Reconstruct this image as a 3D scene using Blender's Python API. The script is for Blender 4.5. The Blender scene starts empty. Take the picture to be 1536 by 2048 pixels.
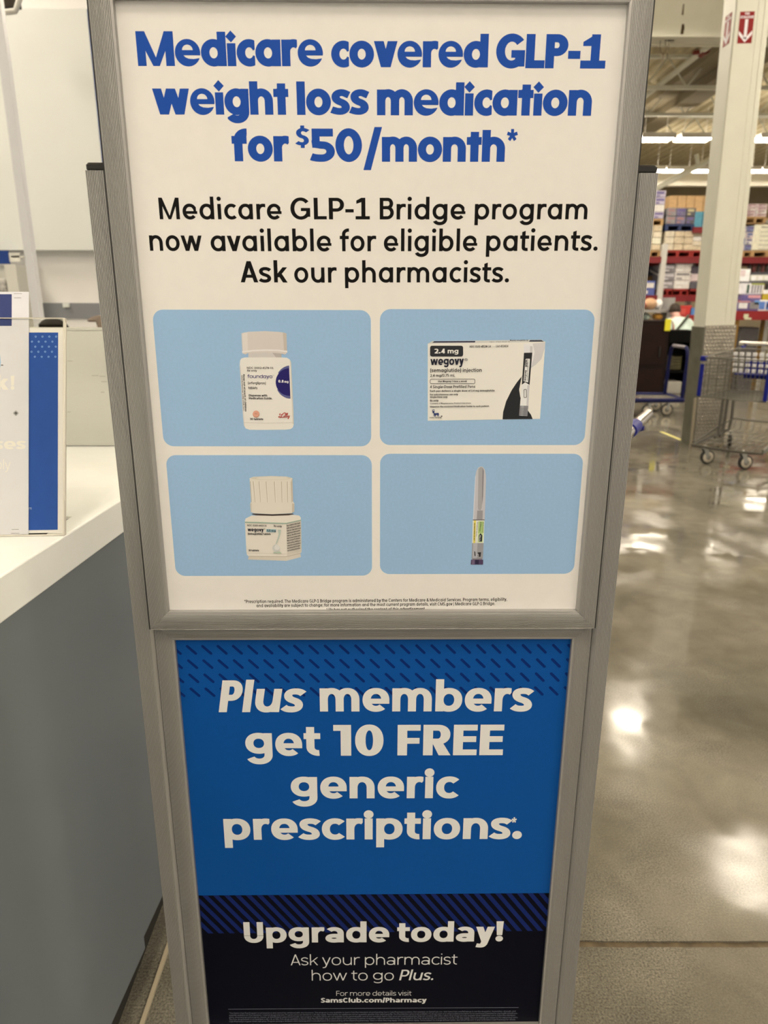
import bpy, bmesh, math, random
from mathutils import Vector, Matrix
from mathutils.geometry import delaunay_2d_cdt

random.seed(7)
scene = bpy.context.scene
COL = scene.collection

# ------------------------------------------------------------------ camera
CAM_H, PITCH, ROLL, FPX = 1.43, math.radians(16.469), math.radians(0.15), 1420.0
_c, _s = math.cos(PITCH), math.sin(PITCH)
FWD = Vector((0, _c, -_s))
_R0, _U0 = Vector((1, 0, 0)), Vector((0, _s, _c))
RGT = _R0 * math.cos(ROLL) + _U0 * math.sin(ROLL)
UPV = -_R0 * math.sin(ROLL) + _U0 * math.cos(ROLL)
EYE = Vector((0, 0, CAM_H))
cd = bpy.data.cameras.new('camera')
cam = bpy.data.objects.new('camera', cd)
COL.objects.link(cam)
m3 = Matrix((RGT, UPV, -FWD)).transposed()
cam.matrix_world = Matrix.Translation(EYE) @ m3.to_4x4()
cd.sensor_fit = 'VERTICAL'
cd.sensor_height = 9.8
cd.sensor_width = 9.8 * 0.75
cd.lens = FPX / 2048.0 * 9.8
cd.clip_start, cd.clip_end = 0.02, 120
cd.dof.use_dof = True
cd.dof.focus_distance = 0.95
cd.dof.aperture_fstop = 1.9
scene.camera = cam

scene.view_settings.view_transform = 'Standard'
scene.view_settings.look = 'None'
scene.view_settings.gamma = 1.0
scene.view_settings.use_curve_mapping = False
scene.view_settings.exposure = 0.72

# the rest of the store beyond what is modelled: a dim warm surround
w = bpy.data.worlds.new('surround')
scene.world = w
w.use_nodes = True
w.node_tree.nodes['Background'].inputs[0].default_value = (1.0, 0.88, 0.73, 1)
w.node_tree.nodes['Background'].inputs[1].default_value = 0.42

LAMP_COLOR = (1.0, 0.875, 0.70)
LAMP_POWER = 26.0          # strength of the diffuser of a ceiling fixture

# ------------------------------------------------------------------ pixel helpers
def ray(u, v):
    return FWD + RGT * ((u - 768.0) / FPX) + UPV * ((1024.0 - v) / FPX)
def at_z(u, v, z):
    d = ray(u, v); return EYE + d * ((z - CAM_H) / d.z)
def at_y(u, v, y):
    d = ray(u, v); return EYE + d * (y / d.y)

# ------------------------------------------------------------------ materials
def lin(c):
    c = c / 255.0
    return c / 12.92 if c <= 0.04045 else ((c + 0.055) / 1.055) ** 2.4
def rgb(r, g, b):
    return (lin(r), lin(g), lin(b), 1.0)
WHITE_L = (lin(228) / .86, lin(214) / .86, lin(190) / .86)
def alb(r, g, b):
    """albedo that reads as this sRGB colour under the warm store light"""
    return tuple(min(.93, lin(c) / w_) for c, w_ in zip((r, g, b), WHITE_L)) + (1.0,)
MATS = {}
def mat(name, color, rough=0.6, metal=0.0, spec=0.5, noise=0.0, scale=20.0, bump=0.0, bscale=200.0, stretch=None):
    """procedural principled material: colour broken up by noise, optional bump"""
    if name in MATS: return MATS[name]
    m = bpy.data.materials.new(name); m.use_nodes = True
    nt = m.node_tree; b = nt.nodes['Principled BSDF']
    b.inputs['Roughness'].default_value = rough
    b.inputs['Metallic'].default_value = metal
    b.inputs['Specular IOR Level'].default_value = spec
    b.inputs['Base Color'].default_value = color
    tc = nt.nodes.new('ShaderNodeTexCoord')
    src = tc.outputs['Object']
    if stretch:
        mp = nt.nodes.new('ShaderNodeMapping'); mp.inputs['Scale'].default_value = stretch
        nt.links.new(src, mp.inputs[0]); src = mp.outputs[0]
    if noise:
        n = nt.nodes.new('ShaderNodeTexNoise'); n.inputs['Scale'].default_value = scale
        n.inputs['Detail'].default_value = 5
        nt.links.new(src, n.inputs['Vector'])
        r = nt.nodes.new('ShaderNodeMapRange')
        r.inputs[1].default_value = 0.3; r.inputs[2].default_value = 0.7
        r.inputs[3].default_value = 1 - noise; r.inputs[4].default_value = 1 + noise
        nt.links.new(n.outputs[0], r.inputs[0])
        mx = nt.nodes.new('ShaderNodeVectorMath'); mx.operation = 'SCALE'
        mx.inputs[0].default_value = color[:3]
        nt.links.new(r.outputs[0], mx.inputs['Scale'])
        nt.links.new(mx.outputs[0], b.inputs['Base Color'])
    if bump:
        n2 = nt.nodes.new('ShaderNodeTexNoise'); n2.inputs['Scale'].default_value = bscale
        nt.links.new(src, n2.inputs['Vector'])
        bp = nt.nodes.new('ShaderNodeBump'); bp.inputs['Strength'].default_value = bump
        bp.inputs['Distance'].default_value = 0.002
        nt.links.new(n2.outputs[0], bp.inputs['Height']); nt.links.new(bp.outputs[0], b.inputs['Normal'])
    MATS[name] = m
    return m
def emit(name, color, strength):
    if name in MATS: return MATS[name]
    m = bpy.data.materials.new(name); m.use_nodes = True
    nt = m.node_tree; nt.nodes.clear()
    e = nt.nodes.new('ShaderNodeEmission'); o = nt.nodes.new('ShaderNodeOutputMaterial')
    e.inputs[0].default_value = (*color, 1); e.inputs[1].default_value = strength
    nt.links.new(e.outputs[0], o.inputs[0]); MATS[name] = m
    return m

# ------------------------------------------------------------------ mesh builder
class MB:
    def __init__(self): self.v = []; self.f = []; self.mi = []; self.sm = []
    def add(self, vs, fs, mi=0, smooth=False, M=None):
        o = len(self.v)
        for p in vs: self.v.append((M @ Vector(p)) if M is not None else Vector(p))
        for f in fs: self.f.append([i + o for i in f]); self.mi.append(mi); self.sm.append(smooth)
    def box(self, x0, x1, y0, y1, z0, z1, mi=0, M=None):
        vs = [(x, y, z) for z in (z0, z1) for y in (y0, y1) for x in (x0, x1)]
        self.add(vs, [(0, 2, 3, 1), (4, 5, 7, 6), (0, 1, 5, 4), (2, 6, 7, 3), (0, 4, 6, 2), (1, 3, 7, 5)], mi, False, M)
    def rbox(self, x0, x1, y0, y1, z0, z1, r=0.01, mi=0, M=None, seg=3):
        """box whose vertical edges are rounded and whose rims are chamfered"""
        r = min(r, (x1 - x0) * .49, (y1 - y0) * .49, (z1 - z0) * .49)
        pl = []
        for cx, cy, a0 in ((x1 - r, y1 - r, 0), (x0 + r, y1 - r, 90), (x0 + r, y0 + r, 180), (x1 - r, y0 + r, 270)):
            for i in range(seg + 1):
                a = math.radians(a0 + 90 * i / seg)
                pl.append((cx, cy, math.cos(a), math.sin(a)))
        n = len(pl); vs = []; k = r * 0.5
        for z, d in ((z0, r - k), (z0 + k, r), (z1 - k, r), (z1, r - k)):
            for cx, cy, ca, sa in pl: vs.append((cx + ca * d, cy + sa * d, z))
        fs = []
        for l in range(3):
            for i in range(n):
                j = (i + 1) % n
                fs.append((l * n + i, l * n + j, (l + 1) * n + j, (l + 1) * n + i))
        fs.append(tuple(range(n - 1, -1, -1))); fs.append(tuple(3 * n + i for i in range(n)))
        self.add(vs, fs, mi, False, M)
    def tube(self, pts, r, seg=10, mi=0, closed=False, cap=True, M=None):
        pts = [Vector(p) for p in pts]; n = len(pts)
        rad = r if isinstance(r, (list, tuple)) else [r] * n
        vs = []; prev = None
        for i, p in enumerate(pts):
            if closed: t = pts[(i + 1) % n] - pts[i - 1]
            else: t = pts[min(i + 1, n - 1)] - pts[max(i - 1, 0)]
            t.normalize()
            if prev is None:
                a = Vector((0, 0, 1)) if abs(t.z) < .9 else Vector((1, 0, 0))
            else: a = prev
            u = a - t * a.dot(t)
            if u.length < 1e-6: u = t.orthogonal()
            u.normalize(); prev = u; w_ = t.cross(u)
            for k in range(seg):
                an = 2 * math.pi * k / seg
                vs.append(p + (u * math.cos(an) + w_ * math.sin(an)) * rad[i])
        fs = []
        for i in range(n if closed else n - 1):
            j = (i + 1) % n
            for k in range(seg):
                l = (k + 1) % seg
                fs.append((i * seg + k, i * seg + l, j * seg + l, j * seg + k))
        self.add(vs, fs, mi, True, M)
        if cap and not closed:
            self.add([vs[k] for k in range(seg)][::-1], [tuple(range(seg))], mi, False, M)
            self.add([vs[(n - 1) * seg + k] for k in range(seg)], [tuple(range(seg))], mi, False, M)
    def lathe(self, prof, seg=24, mi=0, M=None, smooth=True):
        vs = [(r * math.cos(2 * math.pi * k / seg), r * math.sin(2 * math.pi * k / seg), z) for r, z in prof for k in range(seg)]
        fs = []
        for i in range(len(prof) - 1):
            for k in range(seg):
                l = (k + 1) % seg
                fs.append((i * seg + k, i * seg + l, (i + 1) * seg + l, (i + 1) * seg + k))
        fs.append(tuple(range(seg - 1, -1, -1))); fs.append(tuple((len(prof) - 1) * seg + k for k in range(seg)))
        self.add(vs, fs, mi, smooth, M)
    def ball(self, c, rx, ry, rz, mi=0, seg=16, rings=10, M=None):
        prof = []
        vs = []; fs = []
        for i in range(rings + 1):
            a = math.pi * i / rings - math.pi / 2
            for k in range(seg):
                b = 2 * math.pi * k / seg
                vs.append((c[0] + rx * math.cos(a) * math.cos(b), c[1] + ry * math.cos(a) * math.sin(b), c[2] + rz * math.sin(a)))
        for i in range(rings):
            for k in range(seg):
                l = (k + 1) % seg
                fs.append((i * seg + k, i * seg + l, (i + 1) * seg + l, (i + 1) * seg + k))
        self.add(vs, fs, mi, True, M)
    def prism(self, poly, d0, d1, axis='y', mi=0, M=None):
        """extrude a 2-D polygon: axis y -> (x,z) polygon, x -> (y,z), z -> (x,y)"""
        def P(a, b, d): return {'y': (a, d, b), 'x': (d, a, b), 'z': (a, b, d)}[axis]
        n = len(poly)
        vs = [P(a, b, d0) for a, b in poly] + [P(a, b, d1) for a, b in poly]
        fs = [tuple(range(n)), tuple(range(2 * n - 1, n - 1, -1))]
        fs += [(i, i + n, (i + 1) % n + n, (i + 1) % n) for i in range(n)]
        self.add(vs, fs, mi, False, M)
    def build(self, name, mats, parent=None, loc=None, rot=None, fix=True):
        me = bpy.data.meshes.new(name)
        me.from_pydata([tuple(p) for p in self.v], [], self.f)
        if not isinstance(mats, (list, tuple)): mats = [mats]
        for m in mats: me.materials.append(m)
        me.polygons.foreach_set('material_index', self.mi)
        me.polygons.foreach_set('use_smooth', self.sm)
        if fix:
            bm = bmesh.new(); bm.from_mesh(me); bmesh.ops.recalc_face_normals(bm, faces=bm.faces[:]); bm.to_mesh(me); bm.free()
        me.update()
        o = bpy.data.objects.new(name, me); COL.objects.link(o)
        if parent: o.parent = parent
        if loc is not None: o.location = loc
        if rot is not None: o.rotation_euler = rot
        return o
def bevel(o, w=0.004, seg=2):
    md = o.modifiers.new('bevel', 'BEVEL'); md.width = w; md.segments = seg; md.limit_method = 'ANGLE'
    return o
def tag(o, label=None, cat=None, group=None, kind=None):
    if label: o['label'] = label
    if cat: o['category'] = cat
    if group: o['group'] = group
    if kind: o['kind'] = kind
    return o
def thing(name, label, cat, loc=(0, 0, 0), rz=0.0, group=None):
    o = bpy.data.objects.new(name, None); COL.objects.link(o)
    o.empty_display_size = .05
    o.location = loc; o.rotation_euler = (0, 0, rz)
    return tag(o, label, cat, group)
def copy_thing(root, loc, rz=None, label=None):
    r = root.copy(); COL.objects.link(r); r.location = loc
    if rz is not None: r.rotation_euler = (0, 0, rz)
    if label: r['label'] = label
    for ch in list(root.children):
        k = ch.copy(); COL.objects.link(k); k.parent = r
        for g in list(ch.children):
            q = g.copy(); COL.objects.link(q); q.parent = k
    return r
def structure(o, label=None):
    o['kind'] = 'structure'
    if label: o['label'] = label
    return o
# ------------------------------------------------------------------ lettering
# A parametric sans: every letter is drawn from bars, arcs and strokes with an elliptical pen (hx, hy)
class Style:
    def __init__(s, **k):
        s.hx, s.hy, s.xh, s.asc, s.desc = .07, .065, .72, 1.0, -.26
        s.ow, s.cut, s.heavy, s.dot, s.a2, s.tail, s.sp, s.se, s.arc, s.one, s.word = .62, 'r', False, 'round', True, True, .13, 2.15, 10, 'flag', .30
        s.__dict__.update(k); s.cache = {}
class G:
    def __init__(g, S): g.S = S; g.pos = []; g.neg = []
    def poly(g, *p, neg=False): (g.neg if neg else g.pos).append([tuple(q) for q in p])
    def bar(g, x0, y0, x1, y1): g.poly((x0, y0), (x1, y0), (x1, y1), (x0, y1))
    def V(g, x, y0, y1): g.bar(x - g.S.hx, y0, x + g.S.hx, y1)
    def Hb(g, x0, x1, y): g.bar(x0, y - g.S.hy, x1, y + g.S.hy)
    def D(g, x0, y0, x1, y1, w): g.poly((x0 - w / 2, y0), (x0 + w / 2, y0), (x1 + w / 2, y1), (x1 - w / 2, y1))
    def clip(g, q, cl):
        for ax, sgn, val in cl:
            out = []
            for i in range(len(q)):
                a, b = q[i - 1], q[i]
                da, db = sgn * (val - a[ax]), sgn * (val - b[ax])
                if (da >= 0) != (db >= 0):
                    t = da / (da - db); out.append((a[0] + (b[0] - a[0]) * t, a[1] + (b[1] - a[1]) * t))
                if db >= 0: out.append(b)
            q = out
            if len(q) < 3: return None
        return q
    def sup(g, cx, cy, rx, ry, a):
        e = 2.0 / g.S.se; ca, sa = math.cos(a), math.sin(a)
        return (cx + rx * math.copysign(abs(ca) ** e, ca), cy + ry * math.copysign(abs(sa) ** e, sa))
    def arc(g, cx, cy, rx, ry, a0, a1, cl=(), hx=None, hy=None):
        hx = g.S.hx if hx is None else hx; hy = g.S.hy if hy is None else hy
        n = max(2, int(abs(a1 - a0) / 90.0 * g.S.arc + .5))
        L = [math.radians(a0 + (a1 - a0) * i / n) for i in range(n + 1)]
        for i in range(n):
            q = [g.sup(cx, cy, rx + hx, ry + hy, L[i]), g.sup(cx, cy, rx + hx, ry + hy, L[i + 1]),
                 g.sup(cx, cy, max(rx - hx, .004), max(ry - hy, .004), L[i + 1]), g.sup(cx, cy, max(rx - hx, .004), max(ry - hy, .004), L[i])]
            if cl: q = g.clip(q, cl)
            if q: g.pos.append(q)
    def disc(g, cx, cy, rx, ry, neg=False):
        n = g.S.arc * 4
        g.poly(*[(cx + rx * math.cos(2 * math.pi * i / n), cy + ry * math.sin(2 * math.pi * i / n)) for i in range(n)], neg=neg)
    def curve(g, knots, cl=(), hx=None, hy=None, k=.39):
        """knots: (x, y, tx, ty); hermite-like strokes with the elliptical pen"""
        hx = g.S.hx if hx is None else hx; hy = g.S.hy if hy is None else hy
        P = []; n = g.S.arc
        for (x0, y0, a0, b0), (x1, y1, a1, b1) in zip(knots[:-1], knots[1:]):
            c = math.hypot(x1 - x0, y1 - y0); l0 = math.hypot(a0, b0); l1 = math.hypot(a1, b1)
            p1 = (x0 + a0 / l0 * c * k, y0 + b0 / l0 * c * k); p2 = (x1 - a1 / l1 * c * k, y1 - b1 / l1 * c * k)
            for i in range(n + 1):
                if P and i == 0: continue
                t = i / n; u = 1 - t
                P.append((u**3 * x0 + 3*u*u*t * p1[0] + 3*u*t*t * p2[0] + t**3 * x1, u**3 * y0 + 3*u*u*t * p1[1] + 3*u*t*t * p2[1] + t**3 * y1))
        r = hx / hy; N = []
        for i in range(len(P)):
            a = P[max(i - 1, 0)]; b = P[min(i + 1, len(P) - 1)]
            dx, dy = b[0] - a[0], (b[1] - a[1]) * r; l = math.hypot(dx, dy) or 1
            N.append((-dy / l * hx, dx / l * hx / r))
        for i in range(len(P) - 1):
            q = [(P[i][0] + N[i][0], P[i][1] + N[i][1]), (P[i+1][0] + N[i+1][0], P[i+1][1] + N[i+1][1]),
                 (P[i+1][0] - N[i+1][0], P[i+1][1] - N[i+1][1]), (P[i][0] - N[i][0], P[i][1] - N[i][1])]
            for tr in ((q[0], q[1], q[2]), (q[0], q[2], q[3])):
                tr = g.clip(list(tr), cl) if cl else list(tr)
                if tr: g.pos.append(tr)

def draw_glyph(ch, S):
    """returns (glyph, ink width, left side factor, right side factor)"""
    g = G(S); hx, hy, xh, asc, desc = S.hx, S.hy, S.xh, S.asc, S.desc
    W = S.ow; os = .012; mid = xh / 2
    hv = S.heavy
    wd = 2 * hx * 1.06
    if ch == 'o':
        g.arc(W/2, mid, W/2-hx, mid+os-hy, 0, 360); return g, W, .7, .7
    if ch == 'c':
        w = W * (.72 if hv else .84)
        if S.cut == 'v': g.arc(W/2, mid, W/2-hx, mid+os-hy, 48 if not hv else 25, 312 if not hv else 335, [(0, 1, w)])
        else: g.arc(W/2, mid, W/2-hx, mid+os-hy, 44, 316)
        return g, w, .7, .3
    if ch == 'e':
        w = W * (.98 if hv else .98)
        if hv:
            g.disc(W/2, mid, W/2, mid+os)
            n = 14; t = [(W/2 + .42*(W/2)*math.cos(math.pi*i/n)*1.0, xh*.60 + xh*.205*math.sin(math.pi*i/n)) for i in range(n+1)]
            g.poly(*t, neg=True)
            g.poly((W*.33, xh*.405), (W*1.05, xh*.405), (W*1.05, xh*.30), (W*.93, xh*.295), (W*.72, xh*.265), (W*.52, xh*.28), (W*.40, xh*.33), neg=True)
            return g, W, .7, .6
        g.arc(W/2, mid, W/2-hx, mid+os-hy, 0, 312 if S.cut == 'r' else 318, [(0, 1, W*.93)] if S.cut == 'v' else ())
        g.bar(hx, mid-.04-hy*.85, W-.0, mid-.04+hy*.85)
        g.bar(W-2*hx, mid-.04-hy*.85, W, mid+.005)
        return g, W, .7, .6
    if ch in 'adqgbp' and not (ch == 'a' and S.a2):
        left = ch in 'bp'
        rx = W/2 - hx; cx = W/2
        lo = .075 if (ch == 'g' and S.a2) else 0
        g.arc(cx, mid+lo/2, rx, mid+os-hy-lo/2, 0, 360)
        x = hx if left else W-hx
        if ch == 'a': g.V(x, 0, xh)
        if ch == 'd': g.V(x, 0, asc)
        if ch == 'b': g.V(x, 0, asc)
        if ch == 'p': g.V(x, desc, xh)
        if ch == 'q': g.V(x, desc, xh)
        if ch == 'g':
            ry = .20 + hy*.2; cy = desc+hy+ry
            g.V(x, cy, xh); g.arc(cx, cy, rx, ry, 0, -155 if not hv else -150, [(0, -1, W*.10)] if hv else ())
        if hv: g.V(x, 0.0 if ch != 'g' else .1, xh)
        return g, W, (1 if left else .7), (.7 if left else 1)
    if ch == 'a':
        w = W*.90; ry = xh*.285; bw = w
        g.arc(bw*.47, ry+.0-os*.5, bw*.47-hx, ry-hy+os*.5, 0, 360)
        cx = w-hx-(w*.5-hx*.9); rx = w-hx-cx
        g.V(w-hx, 0, xh*.62); g.arc(cx, xh*.60, rx, xh*.40+os-hy, 0, 140)
        g.bar(bw*.40, 2*ry-2*hy*.95, w-hx, 2*ry)
        return g, w, .6, 1
    if ch in 'nhmru':
        Wn = W * (.95 if ch != 'm' else .92); rx = Wn/2-hx; ry = min(xh*.45, rx*1.15); cy = xh+os-hy-ry
        if ch == 'm': rx = W*.86/2 - hx*.9; ry = min(xh*.45, rx*1.2); cy = xh+os-hy-ry
        if ch == 'u':
            cy = -os+hy+ry
            g.V(Wn-hx, 0, xh); g.V(hx, cy, xh); g.arc(Wn/2, cy, rx, ry, 180, 360); return g, Wn, 1, 1
        g.V(hx, 0, asc if ch == 'h' else xh)
        if ch == 'r':
            w = W*(.62 if not hv else .62); g.arc(hx+rx, cy, rx, ry, 180, 60 if not hv else 50, [(0, 1, w)]); return g, w, 1, .1
        g.arc(hx+rx, cy, rx, ry, 180, 0); g.V(hx+2*rx, 0, cy)
        if ch == 'm':
            g.arc(hx+3*rx, cy, rx, ry, 180, 0); g.V(hx+4*rx, 0, cy); return g, 2*hx+4*rx, 1, 1
        return g, Wn, 1, 1
    if ch == 'l': g.V(hx, 0, asc); return g, 2*hx, 1, 1
    if ch in 'ij':
        g_top = xh
        r = hx*1.22
        if S.dot == 'diamond':
            r = hx*1.25; cy = asc-.012-r*.06+.0; cx = hx
            xt = xh*.855 if False else xh*.87
            g.poly((cx-r, cy-r*.10-.10), (cx, cy-r*.1-.10-r*1.12), (cx+r, cy-r*.10-.10), (cx, cy-r*.1-.10+r*1.12))
            g_top = cy-r*.1-.10-r*1.12-.02
        else: g.disc(hx, asc-r*1.0, r, r*1.0)
        if ch == 'i': g.V(hx, 0, g_top if S.dot == 'diamond' else xh)
        else:
            g.V(hx, desc+.22, xh); g.curve([(hx, desc+.23, 0, -1), (-hx*1.6, desc+hy, -1, .1)])
        return g, 2*hx, 1, 1
    if ch == 'k':
        w = W*.86; g.V(hx, 0, asc)
        d = wd*1.16
        g.D(2*hx*.7, xh*.34, w-d/2, xh, d); g.D(w-d/2*1.0, 0, w*.40, xh*.60, d); return g, w, 1, .1
    if ch == 's':
        w = W*(.76 if not hv else .74); h = xh
        if hv:
            g.curve([(w*.95, h*.80-hy*.2, -1, .3), (w*.55, h+os-hy, -1, 0), (hx, h*.70, 0, -1), (w*.5, h*.5, 1, -.35), (w-hx, h*.295, 0, -1), (w*.45, -os+hy, -1, 0), (w*.0, h*.175+hy*.2, -1, .3)], hx=hx*.98, hy=hy*.86)
        else:
            g.curve([(w*.93, h*.86-hy*.6, -.75, .6), (w*.52, h+os-hy, -1, 0), (hx, h*.735, 0, -1), (w*.5, h*.5, 1, -.32), (w-hx, h*.265, 0, -1), (w*.48, -os+hy, -1, 0), (w*.05, h*.14+hy*.6, -.75, .6)])
        return g, w, .5, .5
    if ch == 't':
        if hv:
            w = .44; x = w*.53
            g.V(x, 0, xh+.16); g.bar(0, xh-2*hy*1.02, w, xh)
            g.poly((0, xh-2*hy*1.02+.03), (x+hx, xh-.02), (x+hx, xh+.165)); g.poly((0, xh-.06), (.06, xh-.06), (x+hx, xh+.165), (x-hx*.6, xh+.05))
            return g, w, .4, .3
        w = W*.62; x = w*.40
        top = xh+.22
        g.bar(0, xh-2*hy, w, xh)
        if S.tail:
            ry = .13+hy; g.V(x, ry+.04, top if not S.a2 else xh+.2)
            g.arc(x+w*.62, ry+hy-os-hy+hy*0, w*.62, ry-hy, 180, 262, [(0, 1, w)]) if False else g.curve([(x, ry+.05, 0, -1), (w*.93, hy-os+.01, 1, .12)])
        else:
            g.poly((x-hx, .165), (x+hx, .165), (x+hx, top), (x-hx, top-.06)); g.curve([(x, .17, 0, -1), (w*.90, hy-os+.01, 1, .12)])
        return g, w, .3, .2
    if ch == 'f':
        w = W*(.66 if not hv else .62); x = w*.42
        ry = .16+hy*.5; cy = asc-hy-ry+.005; rx = w*.52
        g.V(x, 0, cy+.01); g.arc(x+rx, cy, rx, ry, 180, 82, [(0, 1, w)]); g.bar(0, xh-2*hy, w*.97, xh); return g, w, .3, .0
    if ch in 'vwxyz':
        if ch == 'v':
            w = W*.92; g.D(wd/2, xh, w/2, 0, wd*1.1); g.D(w-wd/2, xh, w/2, 0, wd*1.1); return g, w, .1, .1
        if ch == 'w':
            w = W*1.5; q = w*.29; d = wd*1.02
            g.D(d/2, xh, q, 0, d); g.D(w/2, xh, q, 0, d); g.D(w/2, xh, w-q, 0, d); g.D(w-d/2, xh, w-q, 0, d); return g, w, .1, .1
        if ch == 'x':
            w = W*.86; d = wd*1.14; g.D(d/2, 0, w-d/2, xh, d); g.D(w-d/2, 0, d/2, xh, d); return g, w, .1, .1
        if ch == 'y':
            w = W*.92; d = wd*1.1
            g.D(d/2, xh, w/2+.0, .0, d); k = desc*.75/xh
            xb = w/2 + (w/2-(w-d/2))*(-k)*-1 * -1
            sl = (w-d/2-w/2)/xh
            g.D(w-d/2, xh, w/2+sl*desc*.62, desc*.62, d)
            g.curve([(w/2+sl*desc*.5, desc*.5, -sl, -1), (w*.05, desc+hy, -1, .15)])
            return g, w, .1, .1
        if ch == 'z':
            w = W*.74; g.Hb(0, w, xh-hy); g.Hb(0, w, hy); g.D(wd*.6, hy*1.2, w-wd*.6, xh-hy*1.2, wd*1.2); return g, w, .5, .5
    # ---- capitals (height 1)
    A = 2*hx*1.10
    if ch == 'A':
        w = .76 if not hv else .8; g.D(A/2, 0, w/2, 1, A); g.D(w-A/2, 0, w/2, 1, A); g.bar(w*.2, .25-hy*.4, w*.8, .25+hy*1.5); return g, w, .1, .1
    if ch == 'M':
        w = .94 if not hv else 1.05; g.V(hx, 0, 1); g.V(w-hx, 0, 1)
        yb = .0 if hv or not S.a2 else .26
        g.poly((0, 1), (2*hx*1.02, 1), (w/2+hx*.75, yb), (w/2-hx*.75, yb)); g.poly((w-2*hx*1.02, 1), (w, 1), (w/2+hx*.75, yb), (w/2-hx*.75, yb)); return g, w, 1, 1
    if ch == 'N':
        w = .78; g.V(hx, 0, 1); g.V(w-hx, 0, 1); g.poly((0, 1), (2*hx, 1), (w, 0), (w-2*hx, 0)); return g, w, 1, 1
    if ch in 'GCOQ':
        w = {'G': .80, 'C': .76, 'O': .84, 'Q': .84}[ch]; R = .84 if not hv else .86
        if ch in 'OQ': g.arc(w/2, .5, w/2-hx, .5+os-hy, 0, 360)
        if ch == 'Q': g.D(w*.9, -.05, w*.6, .3, A)
        if ch == 'C':
            g.arc(R/2, .5, R/2-hx, .5+os-hy, 45, 315, [(0, 1, w)] if S.cut == 'v' else ())
        if ch == 'G':
            if S.cut == 'v': g.arc(R/2, .5, R/2-hx, .5+os-hy, 40, 330, [(0, 1, w-.02)])
            else: g.arc(R/2, .5, R/2-hx, .5+os-hy, 45, 325)
            g.bar(w*.53, .53-2*hy*.95, w, .53); g.bar(w-2*hx, .12, w, .53)
            if hv: g.bar(w-2.2*hx, .05, w, .5)
        return g, w, .7, .8
    if ch == 'L': w = .52 if not hv else .53; g.V(hx, 0, 1); g.Hb(hx, w, hy); return g, w, 1, .1
    if ch in 'PRBD':
        w = {'P': .62, 'R': .66, 'B': .64, 'D': .78}[ch]
        g.V(hx, 0, 1)
        if ch == 'D': g.Hb(hx, w*.45, 1-hy); g.Hb(hx, w*.45, hy); g.arc(w*.45, .5, w*.55-hx, .5-hy, -90, 90); return g, w, 1, .7
        yb = .36 if ch != 'B' else .47
        wt = w if ch != 'B' else w*.95
        ry = (1-yb)/2; cy = yb+ry
        if ch == 'B': ry = (1-yb)/2
        cx = wt-ry*.95-.0; cx = max(cx, hx*1.5)
        rx = wt-hx-cx
        g.bar(hx, 1-2*hy, cx, 1); g.arc(cx, cy, rx, ry-hy, -90, 90)
        g.bar(hx, yb, cx, yb+2*hy)
        if ch == 'R': g.poly((w-A*1.05, 0), (w+.02, 0), (w*.62+hx*.6, yb+hy*.6), (w*.62-hx*1.6, yb+hy*.6))
        if ch == 'B':
            ry = (yb+2*hy)/2; cx = w-ry; rx = w-hx-cx
            g.bar(hx, 0, cx, 2*hy); g.arc(cx, ry, rx, ry-hy, -90, 90); g.bar(hx, yb, cx, yb+2*hy)
        return g, w, 1, (.5 if ch != 'P' else .2)
    if ch in 'EF':
        w = .58 if ch == 'E' else .56; g.V(hx, 0, 1); g.Hb(hx, w, 1-hy); g.Hb(hx, w*.96, .53 if ch == 'E' else .48)
        if ch == 'E': g.Hb(hx, w, hy)
        return g, w, 1, .3
    if ch == 'H': w = .74; g.V(hx, 0, 1); g.V(w-hx, 0, 1); g.Hb(hx, w-hx, .51); return g, w, 1, 1
    if ch == 'I': g.V(hx, 0, 1); return g, 2*hx, 1, 1
    if ch == 'J': w = .5; g.V(w-hx, .3, 1); g.arc(w/2, .3, w/2-hx, .3-hy, 0, -150); return g, w, .4, 1
    if ch == 'K': w = .7; g.V(hx, 0, 1); g.D(hx*1.5, .36, w-A/2, 1, A); g.D(w-A/2, 0, w*.42, .58, A); return g, w, 1, .1
    if ch == 'S':
        w = .60
        g.curve([(w*.93, .87-hy*.5, -.75, .6), (w*.52, 1+os-hy, -1, 0), (hx, .735, 0, -1), (w*.5, .5, 1, -.32), (w-hx, .265, 0, -1), (w*.48, hy-os, -1, 0), (w*.04, .13+hy*.5, -.75, .6)]); return g, w, .5, .5
    if ch == 'T': w = .62; g.V(w/2, 0, 1); g.Hb(0, w, 1-hy); return g, w, .2, .2
    if ch == 'U': w = .74; r = w/2-hx; g.V(hx, r+hy, 1); g.V(w-hx, r+hy, 1); g.arc(w/2, r+hy-os, r, r, 180, 360); return g, w, 1, 1
    if ch in 'VY':
        w = .74
        if ch == 'V': g.D(A/2, 1, w/2, 0, A); g.D(w-A/2, 1, w/2, 0, A)
        else: g.V(w/2, 0, .45); g.D(A/2, 1, w/2, .4, A); g.D(w-A/2, 1, w/2, .4, A)
        return g, w, .1, .1
    if ch == 'W': w = 1.06; q = w*.28; g.D(A/2, 1, q, 0, A); g.D(w/2, 1, q, 0, A); g.D(w/2, 1, w-q, 0, A); g.D(w-A/2, 1, w-q, 0, A); return g, w, .1, .1
    if ch == 'X': w = .7; g.D(A/2, 0, w-A/2, 1, A); g.D(w-A/2, 0, A/2, 1, A); return g, w, .1, .1
    if ch == 'Z': w = .64; g.Hb(0, w, 1-hy); g.Hb(0, w, hy); g.D(A*.6, hy, w-A*.6, 1-hy, A); return g, w, .5, .5
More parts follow.
